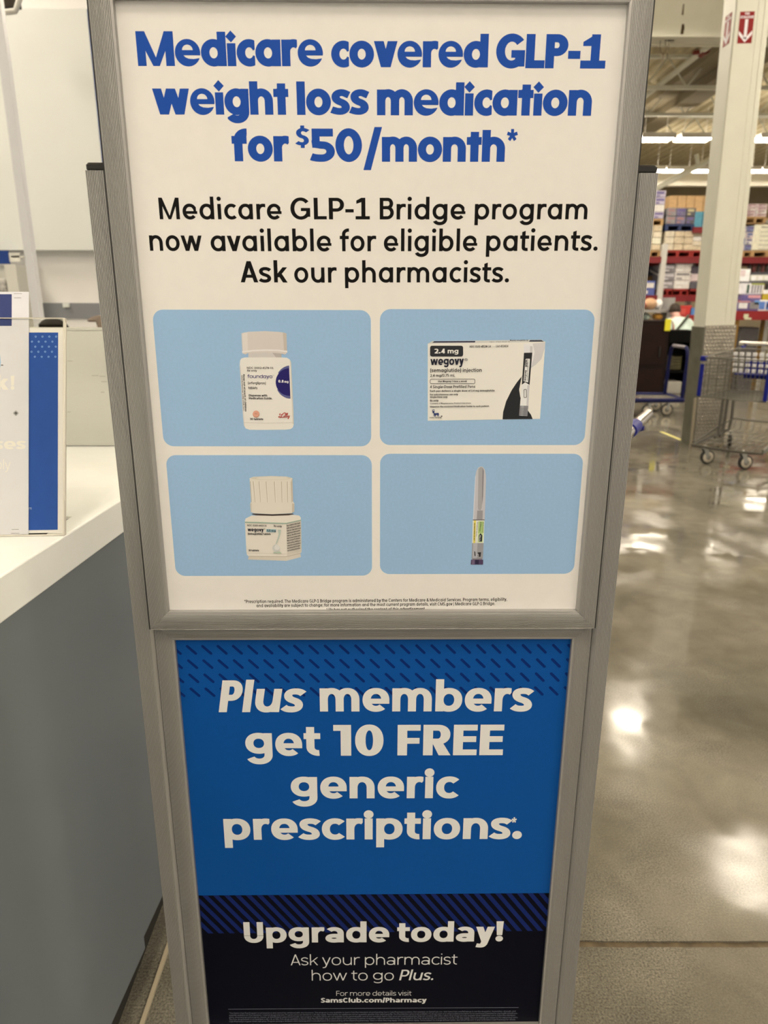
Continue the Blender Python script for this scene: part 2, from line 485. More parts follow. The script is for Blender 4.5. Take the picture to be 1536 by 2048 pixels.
    # ---- figures
    if ch == '0': w = .64 if not hv else .76; g.arc(w/2, .5, w/2-hx, .5+os-hy, 0, 360); return g, w, .7, .7
    if ch == '1':
        if S.one == 'serif':
            w = .58 if not hv else .70; x = w*.55 if not hv else w*.57
            g.V(x, 0, 1); g.Hb(0, w, hy*1.0)
            g.poly((x-hx, 1), (x+hx*.3, 1), (x-hx*.2, 1-2.3*hy), (w*.06, .72), (w*.06, .72+2.0*hy)) if not hv else g.poly((x-hx*.2, 1), (x+hx, 1), (x+hx, .7), (x-hx, .66), (w*.07, .66), (w*.07, .78))
            return g, w, .5, .5
        w = .40; g.V(w-hx, 0, 1); g.bar(0, 1-2*hy, w-hx, 1); return g, w, .5, 1
    if ch == '2': w = .58; g.Hb(0, w, hy); g.curve([(w*.06, .80, .4, 1), (w*.5, 1-hy, 1, 0), (w-hx, .70, 0, -1), (w*.62, .38, -.7, -.7), (hx*1.2, hy*1.4, -.7, -.7)]); return g, w, .5, .5
    if ch == '3': w = .58; g.curve([(w*.06, .86, .7, .6), (w*.47, 1-hy, 1, 0), (w-hx*1.2, .745, 0, -1), (w*.42, .52, -1, 0)]); g.curve([(w*.42, .54, 1, 0), (w-hx, .28, 0, -1), (w*.46, hy, -1, 0), (w*.04, .15, -.7, .6)]); return g, w, .5, .5
    if ch == '4': w = .64; g.V(w*.72, 0, 1); g.Hb(.02, w, .27); g.D(hx*1.4, .25, w*.70, .96, A); return g, w, .4, .5
    if ch == '5':
        w = .60 if not hv else .68
        g.bar(w*.04+0, 1-2*hy, w*.93, 1); g.bar(w*.04, .5, w*.04+2*hx*.92, 1)
        if hv: g.curve([(w*.04, .53, 1, .15), (w*.5, .62-hy, 1, 0), (w-hx, .31, 0, -1), (w*.45, hy-os, -1, 0), (0, .15, -1, .35)], hy=hy*.95)
        else: g.curve([(w*.08, .53, 1, .3), (w*.5, .64-hy, 1, 0), (w-hx, .32, 0, -1), (w*.46, hy-os, -1, 0), (w*.03, .13, -.75, .5)])
        return g, w, .5, .6
    if ch == '6': w = .62; g.arc(w/2, .32, w/2-hx, .32-hy, 0, 360); g.curve([(hx, .34, 0, 1), (w*.55, 1-hy, 1, .1), (w*.92, .9, .8, -.5)]); return g, w, .6, .6
    if ch == '7': w = .58; g.Hb(0, w, 1-hy); g.D(w*.25, 0, w-A*.55, 1-hy, A); return g, w, .4, .2
    if ch == '8': w = .60; g.arc(w/2, .745, w*.45-hx, .255-hy, 0, 360); g.arc(w/2, .28, w/2-hx, .28-hy, 0, 360); return g, w, .5, .5
    if ch == '9': w = .62; g.arc(w/2, .68, w/2-hx, .32-hy, 0, 360); g.curve([(w-hx, .66, 0, -1), (w*.45, hy, -1, -.1), (w*.08, .1, -.8, .5)]); return g, w, .6, .6
    # ---- marks
    r = hx*1.22
    if ch == '.': g.disc(r, r*.95, r, r); return g, 2*r, .6, .6
    if ch == ',': g.disc(r, r, r, r); g.poly((r*.6, 0), (r*1.9, r), (r*.9, -r*1.6), (r*.2, -r*1.6)); return g, 2*r, .6, .6
    if ch == ':': g.disc(r, r, r, r); g.disc(r, xh-r, r, r); return g, 2*r, .6, .6
    if ch == ';': g.disc(r, r, r, r); g.poly((r*.6, 0), (r*1.9, r), (r*.9, -r*1.6), (r*.2, -r*1.6)); g.disc(r, xh-r, r, r); return g, 2*r, .6, .6
    if ch == '-': w = .34; g.bar(0, .40-hy*1.0, w, .40+hy*1.0); return g, w, .4, .4
    if ch == '|': g.bar(0, -.2, hx*1.4, 1.02); return g, hx*1.4, 1, 1
    if ch == '/':
        w = .42 if not hv else .52; d = wd if not hv else wd*.80
        y0 = -.05 if not hv else -.26; g.D(d/2, y0, w-d/2, 1.05, d); return g, w, .1, .1
    if ch == '!':
        g.poly((.02*0+hx*.35, .31), (2*hx+hx*.1, .31), (2*hx+hx*.35, 1), (hx*.0, 1)); g.disc(hx*1.2, r*.95, r, r); return g, 2*hx*1.15, .8, .8
    if ch == "'": g.bar(0, .66, hx*1.5, 1); return g, hx*1.5, .6, .6
    if ch in '*':
        R = .2; cy = .8
        for k in range(5):
            a = math.radians(90 + 72 * k); c, s_ = math.cos(a), math.sin(a); h = hx*.62
            g.poly((R - s_*h, cy + c*h), (R + s_*h, cy - c*h), (R + c*R + s_*h*1.15, cy + s_*R - c*h*1.15), (R + c*R - s_*h*1.15, cy + s_*R + c*h*1.15))
        return g, 2*R, .5, .5
    if ch in '()':
        w = .22; w = .26; k = [(w-hx*.5, asc, -.42, -1), (hx, .40, 0, -1), (w-hx*.5, -.22, .42, -1)]
        if ch == ')': k = [(w-x, y, -a, b) for x, y, a, b in k]
        g.curve(k, hy=hx); return g, w, .6, .6
    if ch == '&':
        w = .72
        g.curve([(w*.97, .02, -.7, .7), (w*.30, .62, -.7, .7), (w*.26, .80, .1, 1), (w*.44, 1-hy, 1, 0), (w*.62, .78, 0, -1), (w*.34, .50, -.8, -.5), (hx, .26, 0, -1), (w*.40, hy, 1, 0), (w*.90, .42, .2, 1)]); return g, w, .5, .5
    if ch == '$':
        sg, w, _, _ = draw_glyph('S', S); g.pos += sg.pos; g.bar(w/2-hx*.8, -.16, w/2+hx*.8, .06); g.bar(w/2-hx*.8, .94, w/2+hx*.8, 1.16); return g, w, .5, .5
    if ch == '%':
        w = .8; g.arc(.17, .8, .11, .14, 0, 360, (), hx*.8, hy*.8); g.arc(w-.17, .2, .11, .14, 0, 360, (), hx*.8, hy*.8); g.D(.2, 0, .6, 1, wd*.8); return g, w, .5, .5
    if ch in '®':
        R = .24; cy = .78; g.arc(R, cy, R-.03, R-.03, 0, 360, (), .028, .028)
        g.bar(R-.10, cy-.12, R-.04, cy+.13); g.arc(R, cy+.06, .05, .045, -90, 90, (), .025, .025); g.poly((R+.0, cy), (R+.05, cy), (R+.12, cy-.12), (R+.06, cy-.12)); return g, 2*R, .5, .5
    if ch == '™':
        g.bar(0, .92, .2, .98); g.bar(.07, .66, .13, .95); g.bar(.25, .66, .30, .98); g.bar(.45, .66, .50, .98); g.poly((.25, .98), (.31, .98), (.40, .72), (.35, .72)); g.poly((.5, .98), (.44, .98), (.35, .72), (.40, .72)); return g, .5, .4, .4
    g.bar(0, 0, .3, xh * .8); return g, .3, .5, .5

def glyph_mesh(ch, S):
    if ch in S.cache: return S.cache[ch]
    g, w, l, r = draw_glyph(ch, S)
    V = []; Fs = []
    for pl in g.pos + g.neg:
        a = sum(pl[i-1][0] * pl[i][1] - pl[i][0] * pl[i-1][1] for i in range(len(pl)))
        if abs(a) < 1e-7: continue
        q = pl if a > 0 else pl[::-1]
        Fs.append((list(range(len(V), len(V) + len(q))), pl in g.neg)); V += [Vector(p) for p in q]
    vs, es, fs, ov, oe, of = delaunay_2d_cdt(V, [], [f for f, _ in Fs], 1, 1e-5)
    negs = {i for i, (f, n) in enumerate(Fs) if n}
    tris = [tuple(f) for f, o in zip(fs, of) if o and not (set(o) & negs)]
    S.cache[ch] = ([(p[0], p[1]) for p in vs], tris, w, l, r)
    return S.cache[ch]

def layout(text, S):
    """pen positions; returns (list of (ch, x)), ink width"""
    x = 0.0; out = []; prev = None
    for ch in text:
        if ch == ' ': x += S.word; prev = 0 if prev is None else prev; continue
        vs, ts, w, l, r = glyph_mesh(ch, S)
        if out: x += S.sp * (prev + l) / 2 if prev else S.sp * .3
        out.append((ch, x)); x += w; prev = max(r, .05)
    return out, x

def set_text(mb, text, S, A, B, cap, up, push, slant=0.0, mi=0, fit=True):
    """letters on the line A->B (3-D, in the poster's frame); cap: cap height in metres; up: unit vector; push: offset vector"""
    out, W = layout(text, S)
    d = B - A; L = d.length; d = d / L
    # slanted words: the slope adds to the ink width
    ext = slant * 1.0
    sx = (L / (W + ext)) if fit else cap
    for ch, x in out:
        vs, ts, w, l, r = S.cache[ch]
        P = [A + push + d * ((x + p[0] + slant * p[1]) * sx) + up * (p[1] * cap) for p in vs]
        mb.add(P, ts, mi)

HEAVY = Style(hx=.122, hy=.118, xh=.77, asc=.99, desc=-.26, ow=.72, cut='v', heavy=True, dot='diamond', a2=False, one='serif', sp=.028, se=2.0, word=.2)
MEDIUM = Style(hx=.082, hy=.076, xh=.715, asc=1.05, desc=-.27, ow=.68, cut='v', dot='round', a2=False, tail=False, one='serif', sp=.165, se=2.05, word=.3)
BOLD = Style(hx=.118, hy=.095, xh=.735, asc=1.02, desc=-.285, ow=.78, cut='r', dot='round', a2=True, tail=True, sp=.105, word=.3)
LIGHT = Style(hx=.042, hy=.040, xh=.72, asc=1.02, desc=-.27, ow=.72, cut='r', dot='round', a2=True, tail=True, sp=.17, word=.3)
ITALIC = Style(hx=.070, hy=.062, xh=.72, asc=1.02, desc=-.25, ow=.68, cut='r', sp=.14, word=.3)
SMALL = Style(hx=.085, hy=.075, xh=.73, asc=1.02, desc=-.26, ow=.66, cut='r', a2=False, tail=True, sp=.17, arc=3, word=.32, one='serif')
SMALLB = Style(hx=.115, hy=.095, xh=.74, asc=1.02, desc=-.26, ow=.70, cut='r', a2=True, sp=.14, arc=4, word=.32)
TINY = Style(hx=.06, hy=.06, xh=.73, asc=1.0, desc=-.25, ow=.60, cut='r', a2=False, tail=True, sp=.16, arc=2, word=.30, one='flag')
SQUARE = Style(hx=.065, hy=.065, xh=.78, asc=1.05, desc=-.32, ow=.72, cut='v', a2=False, sp=.12, se=3.0, arc=6, tail=False)
# ------------------------------------------------------------------ ceiling fixtures
DIFF = emit('lamp_tube', LAMP_COLOR, LAMP_POWER)
UPL = emit('added_uplight_glow', LAMP_COLOR, LAMP_POWER * .16)
LAMP_BODY = mat('lamp_body', (.75, .72, .66, 1), .5)
def make_fixture(label, loc):
    t = thing('ceiling_light', label, 'light', loc, 0, 'high ceiling lights of the store')
    mb = MB(); mb.box(-.34, .34, -.62, .62, .03, .09); mb.box(-.36, -.33, -.63, .63, -.03, .06); mb.box(.33, .36, -.63, .63, -.03, .06)
    mb.build('housing', LAMP_BODY, t)
    mb = MB(); mb.box(-.22, .22, -.5, .5, .0905, .094); mb.build('added_uplight', UPL, t)  # added glow on top of the housing, brightens the roof deck
    mb = MB()
    for k in range(6):
        x = -.275 + k * .11; mb.box(x - .036, x + .036, -.6, .6, -.012, .028)
    mb.build('tube_lamp', DIFF, t)
    for s in (-.4, .4): mb = MB(); mb.tube([(0, s, .09), (0, s, .75)], .008, 6); mb.build('hanger', LAMP_BODY, t)
    return t
LZ = 5.45
first_light = make_fixture('ceiling light with six tubes, overhead just right of the sign stand', (4.45, 7.35, LZ))
# ------------------------------------------------------------------ the shell of the store
def concrete():
    m = bpy.data.materials.new('polished_concrete'); m.use_nodes = True
    nt = m.node_tree; b = nt.nodes['Principled BSDF']; N = nt.nodes.new; L = nt.links.new
    tc = N('ShaderNodeTexCoord')
    def noise(sc, det, mp=None, dist=0):
        n = N('ShaderNodeTexNoise'); n.inputs['Scale'].default_value = sc; n.inputs['Detail'].default_value = det; n.inputs['Distortion'].default_value = dist
        if mp:
            q = N('ShaderNodeMapping'); q.inputs['Scale'].default_value = mp; L(tc.outputs['Object'], q.inputs[0]); L(q.outputs[0], n.inputs['Vector'])
        else: L(tc.outputs['Object'], n.inputs['Vector'])
        return n
    n1 = noise(1.6, 8, None, .6); n2 = noise(9, 6, None, .4); n3 = noise(230, 3); n4 = noise(3.0, 2)
    r1 = N('ShaderNodeValToRGB'); r1.color_ramp.elements[0].position = .34; r1.color_ramp.elements[1].position = .68
    r1.color_ramp.elements[0].color = (.138, .129, .104, 1); r1.color_ramp.elements[1].color = (.245, .230, .188, 1); L(n1.outputs[0], r1.inputs[0])
    def mr(src, a, b_, c, d):
        q = N('ShaderNodeMapRange'); q.inputs[1].default_value = a; q.inputs[2].default_value = b_; q.inputs[3].default_value = c; q.inputs[4].default_value = d; L(src, q.inputs[0]); return q.outputs[0]
    def scale(col, fac):
        q = N('ShaderNodeVectorMath'); q.operation = 'SCALE'; L(col, q.inputs[0]); L(fac, q.inputs['Scale']); return q.outputs[0]
    c = scale(r1.outputs[0], mr(n2.outputs[0], .3, .7, .88, 1.12))
    # exposed sand grains, worn in patches
    sx = N('ShaderNodeSeparateXYZ'); L(tc.outputs['Object'], sx.inputs[0])
    band = mr(sx.outputs['Y'], 1.52, 1.32, 0, .10)          # the finish is worn through along the joint
    ad = N('ShaderNodeMath'); ad.operation = 'ADD'; L(n4.outputs[0], ad.inputs[0]); L(band, ad.inputs[1])
    wear = mr(ad.outputs[0], .47, .64, 0, 1)
    gr = mr(n3.outputs[0], .28, .72, .5, 1.5)
    mx = N('ShaderNodeMix'); mx.inputs[2].default_value = 1.0; L(mr(wear, 0, 1, .35, 1.0), mx.inputs[0]); L(gr, mx.inputs[3])
    c = scale(c, mx.outputs[0]); L(c, b.inputs['Base Color'])
    L(mr(ad.outputs[0], .42, .70, .035, .22), b.inputs['Roughness'])
    b.inputs['Specular IOR Level'].default_value = .5
    bp = N('ShaderNodeBump'); bp.inputs['Strength'].default_value = .05; bp.inputs['Distance'].default_value = .004
    n5 = noise(11, 3)
    L(n5.outputs[0], bp.inputs['Height']); L(bp.outputs[0], b.inputs['Normal'])
    return m
FLOOR = concrete()
ja, jb = at_z(1350, 1881.5, 0).y, at_z(1350, 1895, 0).y   # far and near lip of the saw-cut joint
def jag(y, seed, amp):
    rnd = random.Random(seed); P = []; x = -.3; off = 0
    while x < 3.2:
        if rnd.random() < .25: off = rnd.uniform(-amp, amp)
        P.append((x, y + off * .6 + rnd.uniform(-amp, amp) * .3)); x += rnd.uniform(.006, .02)
    return P
PA, PB = jag(ja, 3, .0016), jag(jb, 5, .0016)
mb = MB()
jm = (ja + jb) / 2
far = [(-14, jm), (-.3, jm)] + PA + [(22, ja), (22, 36), (-14, 36)]; near = [(-14, jm), (-.3, jm)] + PB + [(22, jb), (22, -9), (-14, -9)]
mb.add([(x, y, 0) for x, y in far], [tuple(range(len(far)))]); mb.add([(x, y, 0) for x, y in near], [tuple(range(len(near)))[::-1]])
for P in (PA, PB):
    for (x0, y0), (x1, y1) in zip(P[:-1], P[1:]): mb.add([(x0, y0, 0), (x1, y1, 0), (x1, y1, -.006), (x0, y0, -.006)], [(0, 1, 2, 3)])
structure(mb.build('floor', FLOOR, fix=False), 'polished grey concrete floor')
mb = MB(); mb.box(-.32, 22, jb - .01, ja + .01, -.02, -.0045)
structure(mb.build('trim_1', mat('joint_filler', (.11, .082, .045, 1), .75, noise=.45, scale=30, bump=.4, bscale=60)), 'brown filler in the floor joint')
mb = MB(); t0, t1 = at_z(1322, 863, .001), at_z(1363, 880, .001); d = (t1 - t0).normalized() ; n_ = Vector((-d.y, d.x, 0)) * .022
mb.add([t0 - n_, t1 - n_, t1 + n_, t0 + n_, t0 - n_ - Vector((0, 0, .0008)), t1 - n_ - Vector((0, 0, .0008)), t1 + n_ - Vector((0, 0, .0008)), t0 + n_ - Vector((0, 0, .0008))], [(0, 1, 2, 3), (4, 5, 6, 7), (0, 1, 5, 4), (1, 2, 6, 5), (2, 3, 7, 6), (3, 0, 4, 7)])
tag(mb.build('floor_tape', mat('yellow_tape', alb(214, 196, 110), .5)), 'short strip of yellow tape stuck on the concrete floor left of the column', 'tape')

CREAMW = mat('cream_paint', alb(228, 219, 194), .55, noise=.012, scale=3)
STEELW = mat('cream_steel', alb(212, 200, 167), .45, noise=.03, scale=4)
DECK = mat('roof_deck', (.66, .59, .41, 1), .7, noise=.08, scale=3)
mb = MB(); P = []
x = -14.0
while x < 22:
    P += [(x, 6.55), (x + .10, 6.55), (x + .14, 6.62), (x + .26, 6.62), (x + .30, 6.55)]; x += .30
mb.add([(a, -9, z) for a, z in P] + [(a, 36, z) for a, z in P], [(i, i + 1, i + 1 + len(P), i + len(P)) for i in range(len(P) - 1)])
structure(mb.build('ceiling', DECK), 'ribbed metal roof deck')
tn = [2]
def trim(mb, m, label):
    o = mb.build('trim_%d' % tn[0], m); tn[0] += 1; return structure(o, label)
# roof joists across the store, girder in front
def joist(y, z0=5.85, z1=6.5, x0=2.0, x1=21.5):
    mb = MB(); mb.box(x0, x1, y - .05, y + .05, z0, z0 + .07); mb.box(x0, x1, y - .05, y + .05, z1 - .06, z1)
    n = int((x1 - x0) / .9)
    for i in range(n):
        a = x0 + i * .9; mb.tube([(a, y, z0 + .05), (a + .45, y, z1 - .04), (a + .9, y, z0 + .05)], .022, 6, cap=False)
    trim(mb, STEELW, 'cream steel roof joist')
for y in (14.6, 17.3, 19.6, 22.4): joist(y)
g0, g1 = at_y(1360, 5, 12.4), at_y(1360, 70, 12.4)
mb = MB(); mb.box(1.6, 20, 12.42, 12.50, g1.z, g0.z + .25); mb.box(1.6, 20, 12.38, 12.70, g1.z - .03, g1.z); mb.box(1.6, 20, 12.3, 12.7, g0.z + .25, g0.z + .30)
gird = trim(mb, STEELW, 'cream steel roof girder with a rust streak')
mb = MB(); RUST = mat('rust', (.10, .055, .015, 1), .8, noise=.3, scale=80)
for u0, v0, u1, v1 in ((1363, 48, 1367, 68), (1365.5, 8, 1366.8, 30), (1364.5, 52, 1368.5, 60), (1361.5, 64, 1365, 69)):
    a, b = at_y(u0, v0, 12.418), at_y(u1, v1, 12.418); mb.add([(a.x, 12.417, b.z), (b.x, 12.417, b.z), (b.x - .004, 12.417, a.z), (a.x + .006, 12.417, a.z)], [(0, 1, 2, 3)])
mb.build('rust_streak', RUST, gird)
# pipes and dark ducts running away along the roof
def run(u0, v0, z, r, m, label, y1=27, seg=8, name=None):
    a = at_z(u0, v0, z); mb = MB(); mb.tube([(a.x, 12.8, z), (a.x, y1, z)], r, seg); return trim(mb, m, label)
pip = run(1420, 90, 5.95, .055, STEELW, 'cream sprinkler pipe below the roof')
mb = MB(); a = at_z(1408, 103, 5.95); mb.tube([(a.x - .01, a.y - .12, 5.95), (a.x - .01, a.y + .1, 5.95)], .08, 8); mb.tube([(a.x, a.y, 5.95), (a.x - .2, a.y, 5.93)], .04, 8); mb.build('valve', mat('valve_red', alb(120, 40, 28), .5), pip)
a = at_z(1350, 215, 6.2); mb = MB(); mb.box(a.x - .3, a.x + .25, 12, 27, 6.05, 6.5); trim(mb, mat('duct_dark', (.26, .22, .145, 1), .7), 'dark roof duct')
a = at_z(1400, 120, 6.3); mb = MB(); mb.box(a.x + .05, a.x + .75, 11, 27, 6.25, 6.5); trim(mb, mat('duct_dark', (.26, .22, .145, 1), .7), 'dark roof duct')
# far wall: bright upper band; the shade below it is put into the wall colour
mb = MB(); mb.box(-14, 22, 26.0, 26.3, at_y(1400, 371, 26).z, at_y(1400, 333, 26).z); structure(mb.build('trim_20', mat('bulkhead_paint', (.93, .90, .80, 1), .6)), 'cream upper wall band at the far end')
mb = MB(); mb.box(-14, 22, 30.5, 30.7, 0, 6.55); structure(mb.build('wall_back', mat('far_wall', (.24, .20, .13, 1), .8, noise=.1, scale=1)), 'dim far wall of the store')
mb = MB(); mb.tube([at_y(1283, 391, 23.6), at_y(1340, 362, 23.6), at_y(1372, 344, 23.6), at_y(1425, 318, 23.6)], .085, 8); mb.tube([at_y(1397, 336, 23.6), at_y(1393, 308, 23.6)], .07, 8); trim(mb, STEELW, 'cream diagonal roof brace')

# the pharmacy side
YF = 7.0
xe = (at_y(175, 17, YF).x + at_y(202, 330, YF).x) / 2
zb_, zt_ = at_y(130, 500, YF).z, at_y(100, 17, YF).z
mb = MB(); mb.box(-9, xe, YF, YF + .14, zb_, zt_); structure(mb.build('trim_21', CREAMW), 'cream overhead fascia of the pharmacy')
mb = MB(); mb.box(-9, -1.0, YF + .14, YF + .30, 0, 6.55); structure(mb.build('wall_left', mat('pharmacy_wall', alb(250, 240, 214), .6, noise=.012, scale=3)), 'cream back wall of the pharmacy')
g0, g1 = at_y(130, 606, YF + .13).z, at_y(130, 637, YF + .13).z
mb = MB(); mb.box(-9, -1.0, YF + .125, YF + .14, g1, g0); structure(mb.build('trim_22', mat('grey_band', alb(134, 129, 120), .5)), 'grey band along the pharmacy wall')
mb = MB(); mb.box(xe + .001, -1.0, YF + .02, YF + .14, zb_, zt_); structure(mb.build('trim_23', mat('blue_wall', alb(70, 100, 168), .3)), 'blue end panel beside the fascia')
# ------------------------------------------------------------------ the sign stand
def ink(r, g, b, rough=.45): return mat('ink_%d_%d_%d' % (r, g, b), alb(r, g, b), rough, spec=.3)

PSI, SD = math.radians(.693), .8715
sign = thing('sign_stand', 'tall aluminium floor sign stand holding a white medication poster above a blue one', 'sign', (0, SD, 0), PSI)
_Mi = (Matrix.Translation((0, SD, 0)) @ Matrix.Rotation(PSI, 4, 'Z')).inverted()
def sp(u, v, ly):
    """pixel -> point on the plane y = ly of the sign's own frame"""
    o = _Mi @ EYE; d = _Mi.to_3x3() @ ray(u, v)
    return o + d * ((ly - o.y) / d.y)

ALU = mat('aluminium', (.425, .425, .42, 1), .45, .5, noise=.05, scale=6, stretch=(1, 1, .02))
ALU_S = mat('aluminium_smooth', (.42, .415, .405, 1), .4, .6)
BLACK_PL = mat('gap_shade_black', (.012, .012, .012, 1), .45, bump=.1, bscale=400)
DARK_GAP = mat('dark_gap', (.02, .02, .018, 1), .8)

def rail_profile(w, front, back, inner0, n=13, d=.0009):
    """cross-section (a: 0 inner -> w outer, y); ridged face"""
    P = [(0, inner0), (0, front + .0012), (.0004, front + .0006), (.003, front + .0002)]
    a0, a1 = .0034, w - .001
    for i in range(n):
        s = a0 + (a1 - a0) * i / n; e = a0 + (a1 - a0) * (i + 1) / n; h = (e - s)
        bow = lambda a: front - .0016 * math.sin(math.pi * min(1, a / w)) + .0006 * (a / w)
        P += [(s, bow(s) + d), (s + h * .22, bow(s)), (s + h * .66, bow(e)), (s + h * .88, bow(e) + d)]
    P += [(w - .0004, front + .0006), (w, front + .0016), (w, back)]
    return P
def rail(x0, x1, z0, z1, side, w, front, back, inner0, mb):
    """mitred rail around the opening x0..x1, z0..z1"""
    P = rail_profile(w, front, back, inner0); n = len(P); vs = []
    for end in (0, 1):
        for a, y in P:
            if side == 'b': vs.append(((x0 - a) if not end else (x1 + a), y, z0 - a))
            if side == 't': vs.append(((x0 - a) if not end else (x1 + a), y, z1 + a))
            if side == 'l': vs.append((x0 - a, y, (z0 - a) if not end else (z1 + a)))
            if side == 'r': vs.append((x1 + a, y, (z0 - a) if not end else (z1 + a)))
    fs = [(i, i + 1, i + 1 + n, i + n) for i in range(n - 1)] + [(n - 1, 0, n, 2 * n - 1)]
    mb.add(vs, fs)
    mb.add(vs[:n], [tuple(range(n))]); mb.add(vs[n:], [tuple(range(n))])

LYU, LYL = 0.0, .0121
UX0, UX1, UZ0, UZ1 = -.2845, .2565, 1.0371, 1.7329
LX0, LX1, LZ0, LZ1 = -.2836, .2572, .2911, .9895
RW = .0262
def frame_part(name, X0, X1, Z0, Z1, front, back, inner0, label):
    f = bpy.data.objects.new(name, None); COL.objects.link(f); f.parent = sign; f.empty_display_size = .03; f['label'] = label
    for s_ in 'btlr':
        mb = MB(); g_ = .0004
        rail(X0 + (g_ if s_ in 'bt' else 0), X1 - (g_ if s_ in 'bt' else 0), Z0, Z1, s_, RW, front, back, inner0, mb)
        mb.build('frame_rail', ALU, f)
    return f
frame_part('poster_frame', UX0, UX1, UZ0, UZ1, -.0072, .0022, -.0004, 'ribbed aluminium frame around the white poster')
frame_part('poster_frame', LX0, LX1, LZ0, LZ1, LYL - .0072, .0175, LYL - .0004, 'ribbed aluminium frame around the blue poster')
def gap_shade_strip(x, y0, y1, z0, z1):  # black strip standing in for the shadow line between frame and post
    mb = MB(); mb.box(x - .0008, x + .0008, y0, y1, z0, z1); mb.build('gap_shade_strip', BLACK_PL, sign)
gap_shade_strip(UX0 - RW - .0007, -.0052, .004, UZ0 - RW, UZ1 + RW); gap_shade_strip(UX1 + RW + .0007, -.0052, .004, UZ0 - RW, UZ1 + RW)
gap_shade_strip(LX0 - RW - .0002, .008, .016, LZ0 - RW, 1.009); gap_shade_strip(LX1 + RW + .0002, .008, .016, LZ0 - RW, 1.009)
# posts: ribbed outer face, smooth inner chamfer, black cap
def post(xo, xi, s):
    mb = MB(); n = 11; yf = .0045; P = [(xo, .03), (xo, yf + .001)]
    xr = xo + s * .0205
    for i in range(n):
        a = xo + (xr - xo) * i / n; h = (xr - xo) / n
        P += [(a + h * .05, yf + .0009), (a + h * .25, yf), (a + h * .65, yf), (a + h * .9, yf + .0009)]
    P += [(xr + s * .0003, yf + .0004), (xi, yf + .0062), (xi, .03)]
    if s < 0: P = P[::-1]
    mb.prism(P, 0.012, 1.571, 'z')
    p = mb.build('post', ALU, sign)
    mb = MB(); mb.rbox(min(xo, xo + s * .027), max(xo, xo + s * .027), .006, .029, 1.5705, 1.5795, .0055)
    mb.build('post_cap', BLACK_PL, p)
    mb = MB(); mb.rbox(min(xo, xi) - .006, max(xo, xi) + .006, -.12, .28, 0, .012, .005); mb.build('foot', BLACK_PL, sign)
post(-.3365, -.3070, 1); post(.3100, .2832, -1)
for z in (.30, 1.0): mb = MB(); mb.box(-.306, .2832, .018, .026, z, z + .03); mb.build('crossbar', ALU_S, sign)

# -- the white poster
mb = MB(); mb.box(UX0 - .006, UX1 + .006, 0, .0012, UZ0 - .006, UZ1 + .006)
wp = mb.build('poster', mat('poster_white', alb(228, 214, 190), .5, spec=.3, noise=.012, scale=60), sign)
wp['label'] = 'white poster about covered weight loss medication'
XU = Vector((1, 0, 0)); ZU = Vector((0, 0, 1))
def line(mb, text, S, u0, v0, u1, v1, cap, ly, push=.00012, slant=0, mi=0, ru=None):
    """baseline from pixel (u0,v0) to (u1,v1), cap height in pixels"""
    A, B = sp(u0, v0, ly), sp(u1, v1, ly)
    um, vm = (u0 + u1) / 2, (v0 + v1) / 2
    d = (B - A).normalized()
    if ru is None:
        C = sp(um, vm - cap, ly); c = (C - (A + B) / 2).dot(ZU); up = Vector((-d.z, 0, d.x))
    else:
        C = sp(um + ru * cap, vm, ly); c = abs((C - (A + B) / 2).x); up = Vector((ru, 0, 0))
    set_text(mb, text, S, A, B, c, up, Vector((0, -push, 0)), slant, mi)
BLUE = mat('ink_title_blue', alb(33, 73, 142), .55, spec=.1); BLK = mat('ink_text_black', alb(17, 15, 13), .55, spec=.1)
mb = MB()
L1 = [('Medicare', 276.5, 132.0, 646.5, 132.6, 69.5), ('covered', 662.8, 134.3, 975.5, 134.9, 68.0), ('GLP-1', 991, 136.2, 1209.8, 137.3, 68.5),
      ('weight', 308.2, 229, 578, 229.6, 67.5), ('loss', 594.4, 229.8, 737.7, 230, 67.5), ('medication', 754, 230.6, 1181.8, 231.6, 67),
      ('for', 465.3, 322.6, 579, 323, 66), ('50', 622.8, 323.2, 724.2, 323.4, 66), ('/', 726.7, 323.4, 764.3, 323.4, 66), ('month', 763.8, 323.5, 1008.9, 323.7, 64.5)]
for t, a, b, c, d, k in L1: line(mb, t, HEAVY, a, b, c, d, k, LYU)
line(mb, '$', BOLD, 593, 290.5, 618, 290.5, 34, LYU)
line(mb, '*', MEDIUM, 1012, 319, 1033, 319, 61, LYU)
mb.build('headline', BLUE, wp)
mb = MB()
L2 = [('Medicare', 319.8, 438.6, 563.6, 438.8, 43.3), ('GLP-1', 581.5, 438.8, 739.7, 438.9, 43.3), ('Bridge', 759.5, 438.9, 930.4, 438.9, 43.3), ('program', 949, 438.9, 1173.9, 438.7, 43.3),
      ('now', 300.3, 501.6, 405, 502, 43.3), ('available', 422.3, 502.3, 663.2, 502.6, 43.3), ('for', 680, 502.6, 752.4, 502.6, 43.3), ('eligible', 767.7, 502.5, 953.9, 502.4, 43.3), ('patients.', 971.8, 502.2, 1194.8, 501.4, 43.3),
      ('Ask', 481.6, 564.7, 575.3, 565, 42.5), ('our', 589, 565.2, 673.6, 565.2, 42.5), ('pharmacists.', 690, 565.1, 1017.7, 564.7, 42.5)]
for t, a, b, c, d, k in L2: line(mb, t, MEDIUM, a, b, c, d, k, LYU)
mb.build('body_text', BLK, wp)
mb = MB()
line(mb, '*Prescription required. The Medicare GLP-1 Bridge program is administered by the Centers for Medicare & Medicaid Services. Program terms, eligibility,', SMALL, 489, 1206.2, 1014, 1201.6, 6.5, LYU)
